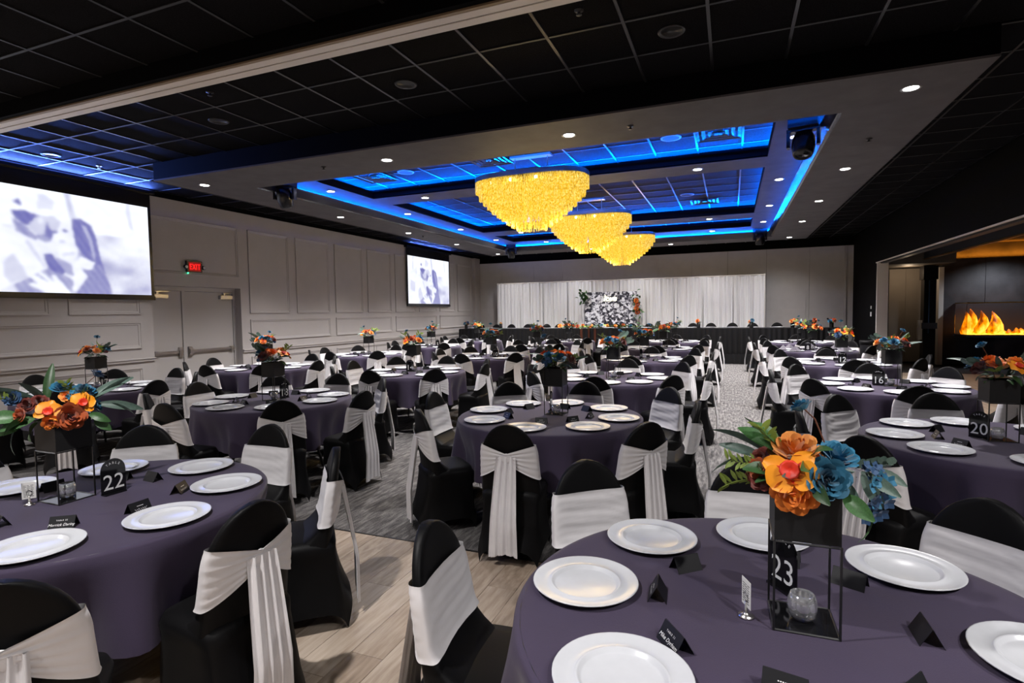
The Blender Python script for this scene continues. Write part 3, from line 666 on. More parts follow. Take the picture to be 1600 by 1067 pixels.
for k in range(15):
    xx = -1.0 + .13 * k + fr_.uniform(-.04, .04); h = (.78 if k < 4 else .62 if k < 6 else .17) * fr_.uniform(.75, 1.05); w = fr_.uniform(.07, .12) if k > 5 else fr_.uniform(.13, .20)
    prof = [(w * .6, 0), (w, h * .15), (w * .8, h * .4), (w * .45, h * .7), (w * .15, h * .92), (0, h)]
    b = MB().lathe(prof, 8); b.v = [(x + .14 * h * math.sin(3 * z / h), y * .8 + .06 * math.sin(5 * z + k), z) for x, y, z in b.v]
    put('flame', b.mesh('flame', 'flame', True), t, (xx, .18 + fr_.uniform(-.1, .15), .87))
put('ember_bed', MB().grid(lambda u, v: (-1.0 + 2.0 * u, .0 + .35 * v, .868 + .03 * math.sin(u * 40) * math.sin(v * 9)), 30, 6).mesh('ember_bed', 'ember'), t)
lt = light('lobby_cove_lamp', 'AREA', (9.0, 18.86, 3.0), 36, (1, .30, .02), (PI - .5, 0, 0), shape='RECTANGLE', size=7.0, size_y=.03)
light('alcove_lamp', 'POINT', (4.55, 18.3, 2.55), 7, (1, .75, .5), shadow_soft_size=.08)
lt = light('lobby_lamp', 'SPOT', (6.7, 17.6, 2.75), 60, (.85, .9, 1), spot_size=2.2, spot_blend=.8, shadow_soft_size=.05); lt.rotation_euler = (.55, 0, 0)
# bin by the black wall
t = thing('waste_bin', 'tall black waste bin with a liner standing by the black wall', 'bin', (3.22, 16.1, 0))
put('body', MB().lathe([(.16, 0), (.20, .75), (.205, .78)], 20).mesh('body', 'slat_slate', True), t)
put('liner', MB().lathe([(.207, .70), (.214, .79), (.19, .80), (.18, .6)], 20).mesh('liner', 'skirt_black', True), t)

# ================================================================== BACKDROP AND HEAD TABLE
t = thing('pipe_and_drape', 'long white sheer drape backdrop hung on pipes behind the head table', 'drape', (0, 19.45, 0))
rr = random.Random(8)
X0, X1 = -8.32, 1.0; NP = 10; wd = (X1 - X0) / NP
for k in range(NP):
    ph = [rr.uniform(0, 6.28) for _ in range(4)]; n = 64
    def cf(u, v, k=k, ph=ph):
        x = X0 + wd * (k + u); z = .02 + (2.70 - .02) * v
        a = .035 * math.sin(u * 44 + ph[0]) + .02 * math.sin(u * 27 + ph[1]) + .012 * math.sin(u * 90 + ph[2])
        return (x + .01 * math.sin(u * 60 + 3 * v), a * (1.15 - .5 * v), z + .012 * math.sin(u * 17 + ph[3]) * v)
    put('drape_panel', MB().grid(cf, n, 8).mesh('drape_panel', 'sheer_white', True), t)
put('crossbar', MB().tube([(X0, .02, 2.72), (X1, .02, 2.72)], .018, 8).mesh('crossbar', 'alu'), t)
for xx in (X0, -3.55, X1):
    put('upright', MB().lathe([(.022, .0), (.022, 2.75)], 10, (xx, .06)).box(xx - .2, xx + .2, -.0, .3, 0, .012).mesh('upright', 'alu'), t)
# collage board
t = thing('photo_backdrop', 'tall board covered in a black and white photo collage', 'backdrop board', (-3.91, 19.2, 0))
put('board', bx(-.91, .91, -.02, .02, .30, 2.30).mesh('board', 'collage'), t)
for s in (-.7, .7): put('foot', MB().box(s - .03, s + .03, -.25, .22, .285, .315).mesh('foot', 'slat_slate'), t)
love = put('love_sign', text_mesh('love_sign', 'love', .27, 'neon', shear=.25, ext=.006), None, (-3.92, 19.165, 1.98), (PI / 2, 0, 0)); tag(love, 'glowing warm white script sign reading love on the photo collage', 'neon sign')

# riser and head table
riser = put('stage_riser', MB().box(-9.24, 3.3, 17.62, 19.62, .0, .285).mesh('stage_riser', 'skirt_black')); tag(riser, 'low black stage riser under the head table', 'stage')
def pleats(x0, x1, y, z0, z1, amp, per, name, y_dir=-1):
    n = int((x1 - x0) / per * 4)
    rp_ = random.Random(int(z0 * 100) + 2); ph = 0; P = []
    for i in range(n + 1):
        P.append((x0 + (x1 - x0) * i / n, amp * math.sin(i * PI / 2 + .7 * math.sin(i * .37)) + rp_.uniform(-amp, amp) * .3))
    vs = []; fs = []
    for j, (z, s) in enumerate(((z0, 1.0), ((z0 + z1) / 2, .8), (z1, .35))):
        for (x, d) in P: vs.append((x, y + y_dir * (d * s + .0), z))
    m = len(P)
    for j in range(2):
        for i in range(m - 1): fs.append((j * m + i, j * m + i + 1, (j + 1) * m + i + 1, (j + 1) * m + i))
    return MB().add(vs, fs).mesh(name, 'skirt_black', True)
t = put('riser_skirt', pleats(-9.24, 3.3, 17.56, .005, .30, .02, .16, 'riser_skirt'), riser)
ht = thing('head_table', 'long head table with black pleated skirting on the stage riser', 'table', (0, 0, .285))
put('tabletop', bx(-9.04, 3.0, 17.66, 18.30, .755, .785).mesh('tabletop', 'skirt_black'), ht)
put('table_skirt', pleats(-9.04, 3.0, 17.625, .01, .77, .034, .15, 'table_skirt'), ht)
put('side_skirt', MB().box(-9.06, -9.04, 17.64, 18.3, .01, .77).box(3.0, 3.02, 17.64, 18.3, .01, .77).mesh('side_skirt', 'skirt_black'), ht)
put('table_leg', MB().box(-8.9, -8.86, 18.2, 18.24, 0, .755).box(2.86, 2.9, 18.2, 18.24, 0, .755).box(-3.0, -2.96, 18.2, 18.24, 0, .755).mesh('table_leg', 'can_dark'), ht)

# ================================================================== CHAIR (faces local +Y, origin on the floor under the seat)
def bw(z): return .198 - .05 * max(0, z - .45) if z <= .69 else .186 * math.sqrt(max(0.0, 1 - ((z - .69) / .2265) ** 2))
def byc(z): return -.165 - (z - .45) * .145
def bt(z): return .030 - .010 * max(0, (z - .6) / .32)
def sup(a, n=.5):
    c, s = math.cos(a), math.sin(a); return math.copysign(abs(c) ** n, c), math.copysign(abs(s) ** n, s)
def backpt(a, z, off=0.0):
    cx_, sy_ = sup(a); w = bw(z) + off; x = w * cx_
    y = byc(z) + .022 * (x / .19) ** 2 + (bt(z) + off) * sy_
    if sy_ > 0 and z < .60: y += .115 * sy_ * ((.60 - z) / .14) ** 2.2
    return (x, y, z)
zs = [.44, .47, .50, .53, .57, .62, .67, .71, .75, .79, .825, .855, .88, .90, .911, .9155]
b = MB().grid(lambda u, v: backpt(2 * PI * u, zs[int(round(v * (len(zs) - 1)))]), 28, len(zs), True)
b.f.append(tuple((len(zs) - 1) * 28 + k for k in range(28))); b.mi.append(0)
backrest_me = b.mesh('backrest', 'cover_black', True)
def skirtpt(u, v):
    a = 2 * PI * u; cx_, sy_ = sup(a, .42); k = abs(math.cos(2 * a)) ** .8
    if v <= .3:                                        # seat top from the middle outwards
        s = v / .3; z = .478 - .010 * s ** 4; hx, hy, cy = .203 * s, .176 * s, -.026
    else:
        t = (v - .3) / .7; hem = .105 * k; z = .468 + (hem - .468) * t
        hx = .203 + .022 * t; hy = .176 + .055 * t; cy = -.026 - .028 * t
        q = 1 - .10 * math.sin(PI * min(1, t * 1.05)) * k; hx *= q; hy *= q
        if t < .15: hx += .006; hy += .006
    return (hx * cx_, cy + hy * sy_, z)
seat_me = MB().grid(skirtpt, 40, 15, True).mesh('seat_cover', 'cover_black', True)
def sash_meshes(seed):
    rr = random.Random(seed); ph = [rr.uniform(0, 6.28) for _ in range(6)]
    def f(u, v):
        a = 2 * PI * u; s = math.sin(a); vv = 2 * v - 1
        if s >= -.02:
            zc, hh, out = .665, .116, .0; g = 0
        else:
            cx_, _ = sup(a); g = max(0, 1 - abs(cx_)) ** 1.15
            zc = .665 + .035 * g; hh = .116 * (1 - g) + .030 * g; out = .020 * g
        z = zc + vv * hh
        fx = 1 - abs(math.cos(a)) ** 2.5
        wr = (.0018 * math.sin(vv * 9 + ph[0] + 3.4 * math.cos(a + ph[1])) + .0012 * math.sin(vv * 21 + ph[2] + 4.6 * math.sin(a * 2 + ph[5]))) * fx
        if g > 0: wr = (.0026 * math.sin(vv * 17 + ph[3]) + .0016 * math.sin(vv * 29 + ph[4])) * (.35 + g)
        if abs(vv) > .98: wr += .002
        p = backpt(a, z, .010 + wr)
        return (p[0], p[1] - out, z)
    b = MB().grid(f, 56, 25, True)
    return b.mesh('sash', 'sash_white', True)
def tail_mesh(seed):
    rr = random.Random(seed); ph = [rr.uniform(0, 6.28) for _ in range(4)]; lean = rr.uniform(-.03, .03); ln = rr.uniform(.045, .10); wv = rr.uniform(.9, 1.1)
    def f(u, v):
        t = 1 - v; w = (.118 + .062 * t ** .8) * wv; x = (u - .5) * w + lean * t
        pl = (.011 - .005 * t) * math.sin(u * 24 + ph[0] + .8 * t) + .004 * math.sin(u * 47 + ph[1] + 2 * t)
        y0 = byc(.70) - .052; y1 = -.318
        y = y0 + (y1 - y0) * min(1, t * 1.6) + pl
        z = .712 + (ln - .712) * t + (.012 * math.sin(u * 5 + ph[2]) if t > .98 else 0)
        return (x, y, z)
    return MB().grid(f, 40, 14).mesh('sash_tail', 'sash_white', True)
SASH = [sash_meshes(k) for k in range(3)]; TAIL = [tail_mesh(k + 20) for k in range(4)]
knot_me = MB().lathe([(0, .034), (.022, .026), (.030, .008), (.030, -.012), (.020, -.028), (0, -.032)], 10, sx=1.3, sy=.35).mesh('knot', 'sash_white', True)
crnd = random.Random(77)
def chair(x, y, z, rz, label, group):
    t = thing('banquet_chair', label, 'chair', (x, y, z), rz, group)
    put('backrest', backrest_me, t); put('seat_cover', seat_me, t)
    s = put('sash', crnd.choice(SASH), t); put('knot', knot_me, s, (0, byc(.70) - .048, .698)); put('sash_tail', crnd.choice(TAIL), s)
    return t

# ================================================================== TABLE, CLOTH, PLATE, CARDS
def sstep(a, b_, x): t = max(0, min(1, (x - a) / (b_ - a))); return t * t * (3 - 2 * t)
def cloth_mesh(seed):
    rr = random.Random(seed); ph = [rr.uniform(0, 6.28) for _ in range(6)]; n = 144; lv = 9
    rings = [(.15, .7665), (.45, .7665), (.70, .7662), (.745, .7655), (.764, .762), (.772, .754)]
    vs = [(0, 0, .7665)]; fs = []
    for r, z in rings:
        for k in range(n): a = 2 * PI * k / n; vs.append((r * math.cos(a), r * math.sin(a), z))
    for j in range(1, lv + 1):
        t = j / lv
        for k in range(n):
            a = 2 * PI * k / n; L = .5 + .5 * math.cos(8 * a); K = sstep(.05, .55, L)
            fold = math.sin(19 * a + ph[0] + .9 * math.sin(3 * a + ph[1])) * .022 + math.sin(11 * a + ph[2]) * .018 + math.sin(31 * a + ph[3]) * .007
            r = .775 + (1 - K) * t * (.045 + fold * 1.3) - K * .062 * sstep(0, .75, t) + K * fold * .55 * t
            z = .752 - .375 * t + .02 * t * math.sin(2 * a + ph[4]) * .6 - (1 - K) * .012 * t
            vs.append((r * math.cos(a), r * math.sin(a), z))
    m = len(rings) + lv
    for k in range(n): fs.append((0, 1 + k, 1 + (k + 1) % n))
    for j in range(m - 1):
        for k in range(n): fs.append((1 + j * n + k, 1 + (j + 1) * n + k, 1 + (j + 1) * n + (k + 1) % n, 1 + j * n + (k + 1) % n))
    return MB().add(vs, fs).mesh('tablecloth', 'cloth_purple', True)
CLOTH = [cloth_mesh(k + 40) for k in range(4)]
top_me = MB().lathe([(0, .735), (.755, .735), (.762, .742), (.762, .758), (.755, .764), (0, .764)], 48).mesh('tabletop', 'can_dark')
leg_me = MB().tube([(.0, 0, .735), (.10, 0, .40), (.0, 0, .0)], .014, 8).mesh('leg', 'can_dark')
plate_me = MB().lathe([(0, .004), (.094, .004), (.099, .006), (.105, .0135), (.1085, .0155), (.112, .0145), (.1155, .0115), (.135, .0130), (.155, .0165), (.163, .0190), (.166, .0188), (.1665, .0165), (.150, .010), (.115, .003), (.10, 0), (0, 0)], 48).mesh('charger_plate', 'charger', True)
def tent_mesh():
    w, h, d = .047, .047, .027; th = .0012
    b = MB()
    for s in (-1, 1):
        b.add([(-w, s * d, 0), (w, s * d, 0), (w, 0, h), (-w, 0, h), (-w, s * (d + th), 0), (w, s * (d + th), 0), (w, s * th, h + .0006), (-w, s * th, h + .0006)],
              [(0, 1, 2, 3), (4, 5, 6, 7), (0, 1, 5, 4), (2, 3, 7, 6), (1, 2, 6, 5), (0, 3, 7, 4)])
    return b.mesh('place_card', 'card_black', fix=True)
tent_me = tent_mesh()
def script_mesh():
    b = MB(); rr = random.Random(3)
    for (zc, amp, x0, x1, n) in ((.006, .0045, -.030, .026, 30), (-.0, .0, 0, 0, 0)):
        pts = [(x0 + (x1 - x0) * i / max(1, n), amp * math.sin(i * 1.35) * rr.uniform(.5, 1.3) - .004) for i in range(n + 1)]
        for (p, q) in zip(pts, pts[1:]): b.add([(p[0], p[1], 0), (q[0], q[1], 0), (q[0] + .0008, q[1] + .0012, 0), (p[0] + .0008, p[1] + .0012, 0)], [(0, 1, 2, 3)])
    for i in range(6): b.box(-.014 + i * .005, -.011 + i * .005, .011, .0135, 0, .0002)
    return b.mesh('lettering', 'ink_white')
scribble = script_mesh()
TILT = math.atan2(.047, .027)
def place_card(x, y, rz, label, group, words=None):
    t = tag(put('place_card', tent_me, None, (x, y, .7668), (0, 0, rz)), label, 'place card', group)
    if words:
        put('lettering', text_mesh('lettering', words[0], .008, 'ink_white', 0, 0, space=1.3), t, (0, -.0125, .0305), (TILT, 0, 0))
        put('lettering', text_mesh('lettering', words[1], .0155, 'ink_white', .35, 0), t, (0, -.0225, .0125), (TILT, 0, 0))
    else: put('lettering', scribble, t, (0, -.0175, .0195), (TILT, 0, 0))
def arch_mesh(w, h, th, name, mt):
    b = MB(); pts = [(-w, 0), (w, 0), (w, h - w)] + [(w * math.cos(PI * k / 14), h - w + w * math.sin(PI * k / 14)) for k in range(1, 14)] + [(-w, h - w)]
    n = len(pts); vs = [(x, -th, z) for x, z in pts] + [(x, th, z) for x, z in pts]
    return b.add(vs, [tuple(range(n)), tuple(range(2 * n - 1, n - 1, -1))] + [(k, (k + 1) % n, n + (k + 1) % n, n + k) for k in range(n)]).mesh(name, mt, fix=True)
sign_plate = arch_mesh(.058, .170, .002, 'plate', 'acrylic_black'); sign_base = bx(-.05, .05, -.02, .02, 0, .008).mesh('base', 'acrylic_black')
arc_txt = None
def number_sign(x, y, rz, num, label):
    t = thing('table_number_sign', label, 'table sign', (x, y, .7668), rz)
    put('base', sign_base, t); p = put('plate', sign_plate, t, (0, 0, .006))
    put('lettering', text_mesh('lettering', str(num), .108, 'ink_white', 0, 0), p, (0, -.0026, .018), (PI / 2, 0, 0), (.95, 1, 1))
    for k, ch in enumerate('TABLE'):
        a = (k - 2) * -.30; r = .044
        put('lettering', text_mesh('lettering', ch, .016, 'ink_white'), p, (r * math.sin(-a), -.0026, .100 + r * math.cos(a)), (PI / 2, -a, 0))
# votive glass and card holder
glass_me = MB().lathe([(0, 0), (.026, 0), (.034, .012), (.039, .032), (.037, .055), (.031, .070), (.028, .071), (.030, .062), (.032, .045), (.030, .028), (.020, .020), (0, .019)], 14).mesh('glass_cup', 'mercury_glass', True)
wax_me = MB().lathe([(0, .0195), (.018, .0205), (.019, .032), (0, .033)], 14).mesh('tealight', 'wax', True)
def votive(x, y, label, group):
    t = thing('votive_holder', label, 'candle holder', (x, y, .7668 + .006), 0, group); put('glass_cup', glass_me, t); put('tealight', wax_me, t)
def card_holder(x, y, rz, label):
    t = thing('card_holder', label, 'card holder', (x, y, .7668), rz)
    put('base', MB().lathe([(0, 0), (.022, 0), (.022, .004), (.010, .008), (.005, .014), (.004, .045), (0, .046)], 16).mesh('base', 'steel', True), t)
    put('clip', MB().tube([(0, -.003, .045), (.012, -.003, .052), (.012, -.003, .066), (0, -.003, .072), (-.010, -.003, .066), (-.008, -.003, .054)], .0012, 6).mesh('clip', 'steel'), t)
    c = put('card', bx(-.026, .026, -.0006, .0006, .030, .108).mesh('card', 'card_white'), t)
    b = MB()
    for i in range(9):
        for j in range(3): b.box(-.020 + j * .0135, -.020 + j * .0135 + (.011 if (i + j) % 3 else .008), -.0010, -.0006, .040 + i * .0065, .042 + i * .0065)
    put('print_lines', b.mesh('print_lines', 'can_dark'), c)

# ================================================================== FLOWERS
def rose_mesh(name, mt):
    b = MB(); rr = random.Random(6)
    for (n, r0, h, cur, tw) in ((2, .12, .80, .01, 1.7), (3, .24, .84, .05, 1.15), (4, .38, .80, .12, .85), (5, .54, .70, .20, .70), (6, .70, .56, .30, .60), (7, .84, .36, .38, .54)):
        p0 = rr.uniform(0, 6)
        for k in range(n):
            c = p0 + 2 * PI * k / n; w = tw * (1 + rr.uniform(-.1, .1)); hh = h * rr.uniform(.92, 1.08)
            def f(u, v, c=c, w=w, hh=hh, r0=r0, cur=cur):
                s = 2 * u - 1; env = 1 - .50 * abs(s) ** 2.2 * v; a = c + s * w * (.55 + .45 * v)
                rad = r0 * (.35 + .65 * v ** .6) + cur * max(0, v - .50) * 1.9 * (1 - .6 * s * s) + .05 * s
                z = hh * v * env - cur * .9 * max(0, v - .72) - .35 * (1 - v) * r0
                return (rad * math.cos(a), rad * math.sin(a), z - .15)
            b.grid(f, 6, 5)
    return b.mesh(name, mt, True)
def orchid_mesh():
    b = MB()
    for k, (ang, L, w, mi) in enumerate(((90, 1.0, .42, 0), (210, 1.0, .40, 0), (330, 1.0, .40, 0), (150, .95, .62, 0), (30, .95, .62, 0))):
        a = math.radians(ang); lift = .10 if k > 2 else .02
        def f(u, v, a=a, L=L, w=w, lift=lift):
            s = 2 * u - 1; r = .08 + L * v; ww = w * math.sin(PI * min(.97, v * .86 + .08)) ** .8 * s
            z = lift + .18 * v - .28 * v * v + .10 * s * s * v
            return (r * math.cos(a) - ww * math.sin(a), r * math.sin(a) + ww * math.cos(a), z)
        n0 = len(b.f); b.grid(f, 7, 11)
        for i in range(n0, n0 + 12): b.mi[i] = 1
    b.lathe([(.05, 0), (.26, .12), (.36, .30), (.40, .36), (.30, .36), (.14, .20), (0, .18)], 9, mi=1)
    return b.mesh('orchid', ['orchid_yellow', 'orchid_red'], True)
def leaf_mesh(name, mt, w, droop, nv=7, tipw=1.0):
    def f(u, v):
        s = 2 * u - 1; ww = w * (math.sin(PI * (v * .94 + .03)) ** .8) * s
        return (v * math.cos(droop * v * .6), ww, -droop * .5 * v * v + .35 * abs(ww))
    return MB().grid(f, 5, nv).mesh(name, mt, True)
def sprig_mesh(name, mt, n=9, lw=.16):
    b = MB(); rr = random.Random(n); pts = [(v * .95, .06 * math.sin(3 * v), .10 * v - .25 * v * v) for v in [k / 8 for k in range(9)]]
    b.tube(pts, .010, 4)
    for k in range(n):
        v = .15 + .85 * k / n; s = 1 if k % 2 else -1; p = (v * .95, .06 * math.sin(3 * v), .10 * v - .25 * v * v); a = s * rr.uniform(.7, 1.2); L = rr.uniform(.22, .36)
        def f(u, w, p=p, a=a, L=L):
            q = (2 * u - 1) * lw * math.sin(PI * (w * .9 + .05)); return (p[0] + L * w * math.cos(a) - q * math.sin(a), p[1] + L * w * math.sin(a) + q * math.cos(a), p[2] + .10 * w + .1 * abs(q))
        b.grid(f, 3, 4)
    return b.mesh(name, mt, True)
def cluster_mesh(name, mt):
    b = MB(); rr = random.Random(2)
    for k in range(16):
        a = rr.uniform(0, 6.28); r = rr.uniform(0, .7); z = rr.uniform(0, .8) * (1 - r * .6); c = (r * math.cos(a), r * math.sin(a))
        for q in range(4):
            t = q * PI / 2 + a
            def f(u, v, t=t, c=c, z=z):
                s = (2 * u - 1) * .16 * math.sin(PI * (v * .9 + .05)); return (c[0] + .30 * v * math.cos(t) - s * math.sin(t), c[1] + .30 * v * math.sin(t) + s * math.cos(t), z + .14 * v)
            b.grid(f, 3, 3)
    return b.mesh(name, mt, True)
ROSE = {k: rose_mesh('rose', 'rose_' + k) for k in ('orange', 'peach', 'rust', 'burgundy', 'teal', 'navy')}
ORCH = orchid_mesh()
LEAF = [leaf_mesh('leaf', 'leaf_green', .24, .7), leaf_mesh('leaf', 'leaf_green', .20, 1.1), leaf_mesh('leaf', 'leaf_grey', .16, .6)]
LIME = leaf_mesh('leaf', 'leaf_lime', .22, .8)
LONG = [leaf_mesh('long_leaf', 'leaf_grey', .085, .25, 9), leaf_mesh('long_leaf', 'leaf_grey', .075, 1.0, 9), leaf_mesh('long_leaf', 'leaf_green', .10, .5, 9), leaf_mesh('long_leaf', 'leaf_grey', .115, .6, 9)]
SPRIG = [sprig_mesh('sprig', 'leaf_grey'), sprig_mesh('sprig', 'leaf_lime', 13, .05)]
CLUS = {'navy': cluster_mesh('filler_flower', 'rose_navy'), 'teal': cluster_mesh('filler_flower', 'rose_teal')}
def aim(o, d, spin=0.0, axis='Z'):
    q = Vector(d).to_track_quat(axis, 'Y' if axis == 'Z' else 'Z'); o.rotation_mode = 'XYZ'
    o.rotation_euler = (q.to_matrix() @ Matrix.Rotation(spin, 3, axis)).to_euler()
def bloom(t, kind, p, r, d, rng):
    me = ORCH if kind == 'orchid' else CLUS[kind[1:]] if kind[0] == '*' else ROSE[kind]
    o = put('orchid' if kind == 'orchid' else 'filler_flower' if kind[0] == '*' else 'rose', me, t, p, scale=r); aim(o, d, rng.uniform(0, 6.28)); return o
def blade(t, me, p, d, L, rng, spin=None):
    o = put(me.name.split('.')[0], me, t, p, scale=L); aim(o, d, rng.uniform(-1.1, 1.1) if spin is None else spin, 'X'); return o
def stem(t, p, q, kind, r, rng):
    m_ = [(p[k] + q[k]) / 2 for k in range(3)]; m_[2] += .03
    put('stem', MB().tube([p, m_, q], .0022, 5).mesh('stem', 'stem_brown'), t); bloom(t, kind, q, r, (q[0] - p[0], q[1] - p[1], .12), rng)
HR = .112
hexp = [(HR * math.cos(PI / 4 + PI * k / 2), HR * math.sin(PI / 4 + PI * k / 2)) for k in range(4)]
hleg_me = MB().box(-.0028, .0028, -.0028, .0028, 0, .25).mesh('leg', 'stand_black')
hbase = MB()
for k in range(4): hbase.tube([(*hexp[k], .003), (*hexp[(k + 1) % 4], .003)], .003, 4)
hbase_me = hbase.mesh('base_ring', 'stand_black'); hring = MB()
for k in range(4): hring.tube([(*hexp[k], .247), (*hexp[(k + 1) % 4], .247)], .0032, 4)
hring_me = hring.mesh('top_ring', 'stand_black')
floor_me = MB().add([(x * .97, y * .97, .0035) for x, y in hexp], [tuple(range(4))]).mesh('base_mirror', 'acrylic_black')
planter_me = MB().lathe([(HR * .96, .25), (HR, .252), (HR, .395), (HR * .95, .395), (HR * .95, .37), (0, .37)], 4, a0=PI / 4).mesh('planter', 'planter_black')
PT = .395
def stand(x, y, rz, label, group=None):
    t = thing('flower_centerpiece', label, 'centerpiece', (x, y, .7668), rz, group)
    for p in hexp: put('leg', hleg_me, t, (*p, 0))
    put('base_ring', hbase_me, t); put('top_ring', hring_me, t); put('base_mirror', floor_me, t); put('planter', planter_me, t)
    return t
def filler(t, rng, n=12, spread=1.0):
    for k in range(n):
        a = 2 * PI * (k + rng.uniform(-.3, .3)) / n; me = rng.choice(LEAF); r = .05 * spread
        blade(t, me, (r * math.cos(a), r * math.sin(a), PT + rng.uniform(-.005, .03)), (math.cos(a), math.sin(a), rng.uniform(-.15, .75)), rng.uniform(.07, .115), rng)
def arrangement(t, seed, tall=True):
    rng = random.Random(seed)
    kinds = ['orange', 'peach', 'teal', 'orange', 'rust', 'teal', 'orchid', 'peach', 'burgundy', 'orchid', 'orange', 'navy']
    a0 = rng.uniform(0, 6.28)
    for k, kd in enumerate(kinds[:10 if rng.random() < .6 else 12]):
        a = a0 + k * 2.399; rr = .035 + .065 * math.sqrt(k / 10); el = 1.35 - .95 * (k / 10)
        p = (rr * math.cos(a) * 1.5, rr * math.sin(a) * 1.5, PT + .02 + .10 * math.sin(el))
        bloom(t, kd, p, rng.uniform(.040, .056) if kd != 'orchid' else rng.uniform(.052, .066), (math.cos(a) * math.cos(el), math.sin(a) * math.cos(el), math.sin(el) + .15), rng)
    filler(t, rng)
    for k in range(4):
        a = rng.uniform(0, 6.28); blade(t, rng.choice(LONG), (.06 * math.cos(a), .06 * math.sin(a), PT + .04), (math.cos(a), math.sin(a), rng.uniform(.3, 1.6)), rng.uniform(.18, .27), rng)
    for k in range(4):
        a = rng.uniform(0, 6.28); blade(t, SPRIG[k % 2], (.06 * math.cos(a), .06 * math.sin(a), PT + .04), (math.cos(a), math.sin(a), rng.uniform(.2, 1.6)), rng.uniform(.15, .22), rng)
    a = rng.uniform(0, 6.28); bloom(t, '*navy', (.14 * math.cos(a), .14 * math.sin(a), PT + .05), .055, (math.cos(a), math.sin(a), .5), rng)
    a = rng.uniform(0, 6.28); stem(t, (.02 * math.cos(a), .02 * math.sin(a), PT), (.10 * math.cos(a), .10 * math.sin(a), PT + rng.uniform(.20, .27)), 'teal', .030, rng)

def custom(t, R, T, blooms, leaves, stems, seed, nfill=12):
    """blooms etc. given as offsets (across, towards the seats, up) in the arrangement's own axes R, T"""
    rng = random.Random(seed)
    V = lambda a, b_, c: (R[0] * a + T[0] * b_, R[1] * a + T[1] * b_, PT + c)
    for kd, a, b_, c, r, d in blooms:
        dd = V(*d); bloom(t, kd, V(a, b_, c), r, (dd[0], dd[1], d[2]), rng)
    for me, a, b_, c, d, L in leaves:
        dd = V(*d); blade(t, me, V(a, b_, c), (dd[0], dd[1], d[2]), L, rng, rng.choice((-1, 1)) * rng.uniform(.6, 1.1))
    for p, q, kd, r in stems: stem(t, V(*p), V(*q), kd, r, rng)
    filler(t, rng, nfill)

# ================================================================== THE ROUND TABLES
COLX = [-7.38, -4.43, -1.42, 1.61]; ROWY = [4.40, 7.13, 9.95, 12.78, 15.60]
COLN = ['panelled-wall table', 'second table from panelled wall', 'third table from panelled wall', 'table across the aisle']
ROWN = ['first carpet row', 'second carpet row', 'third carpet row', 'fourth carpet row', 'fifth carpet row']
DIRN = {0: 'dark-wall', 1: 'dark-wall/head-table', 2: 'head-table', 3: 'head-table/panelled-wall', 4: 'panelled-wall', 5: 'panelled-wall/wood-floor', 6: 'wood-floor', 7: 'wood-floor/dark-wall'}
TABLES = [(22, -2.85, 1.67, None), (23, .15, 1.69, None)]
for j in range(5):
    for i in range(4): TABLES.append((17 - 4 * j + i, COLX[i], ROWY[j], (i, j)))
READ = {22, 23, 20, 16, 12, 8, 10}
trnd = random.Random(12)
JIT = {19: {6: (4, 0), 7: (6, .07), 5: (1, -.03), 4: (-3, 0), 3: (-6, 0), 2: (-2, 0), 1: (0, .14), 0: (7, .05)}, 22: {1: (-5, -.07), 0: (-4, -.05), 7: (6, .12), 2: (0, -.08), 3: (0, .03)},
       23: {3: (-3, .06), 4: (3, -.02), 2: (4, -.02), 1: (4, -.07)}, 20: {5: (-4, .08), 2: (2, 0)}, 18: {7: (3, 0), 4: (1, -.04), 3: (-1, -.1), 2: (5, -.06), 1: (5, 0), 0: (-5, .05)}}
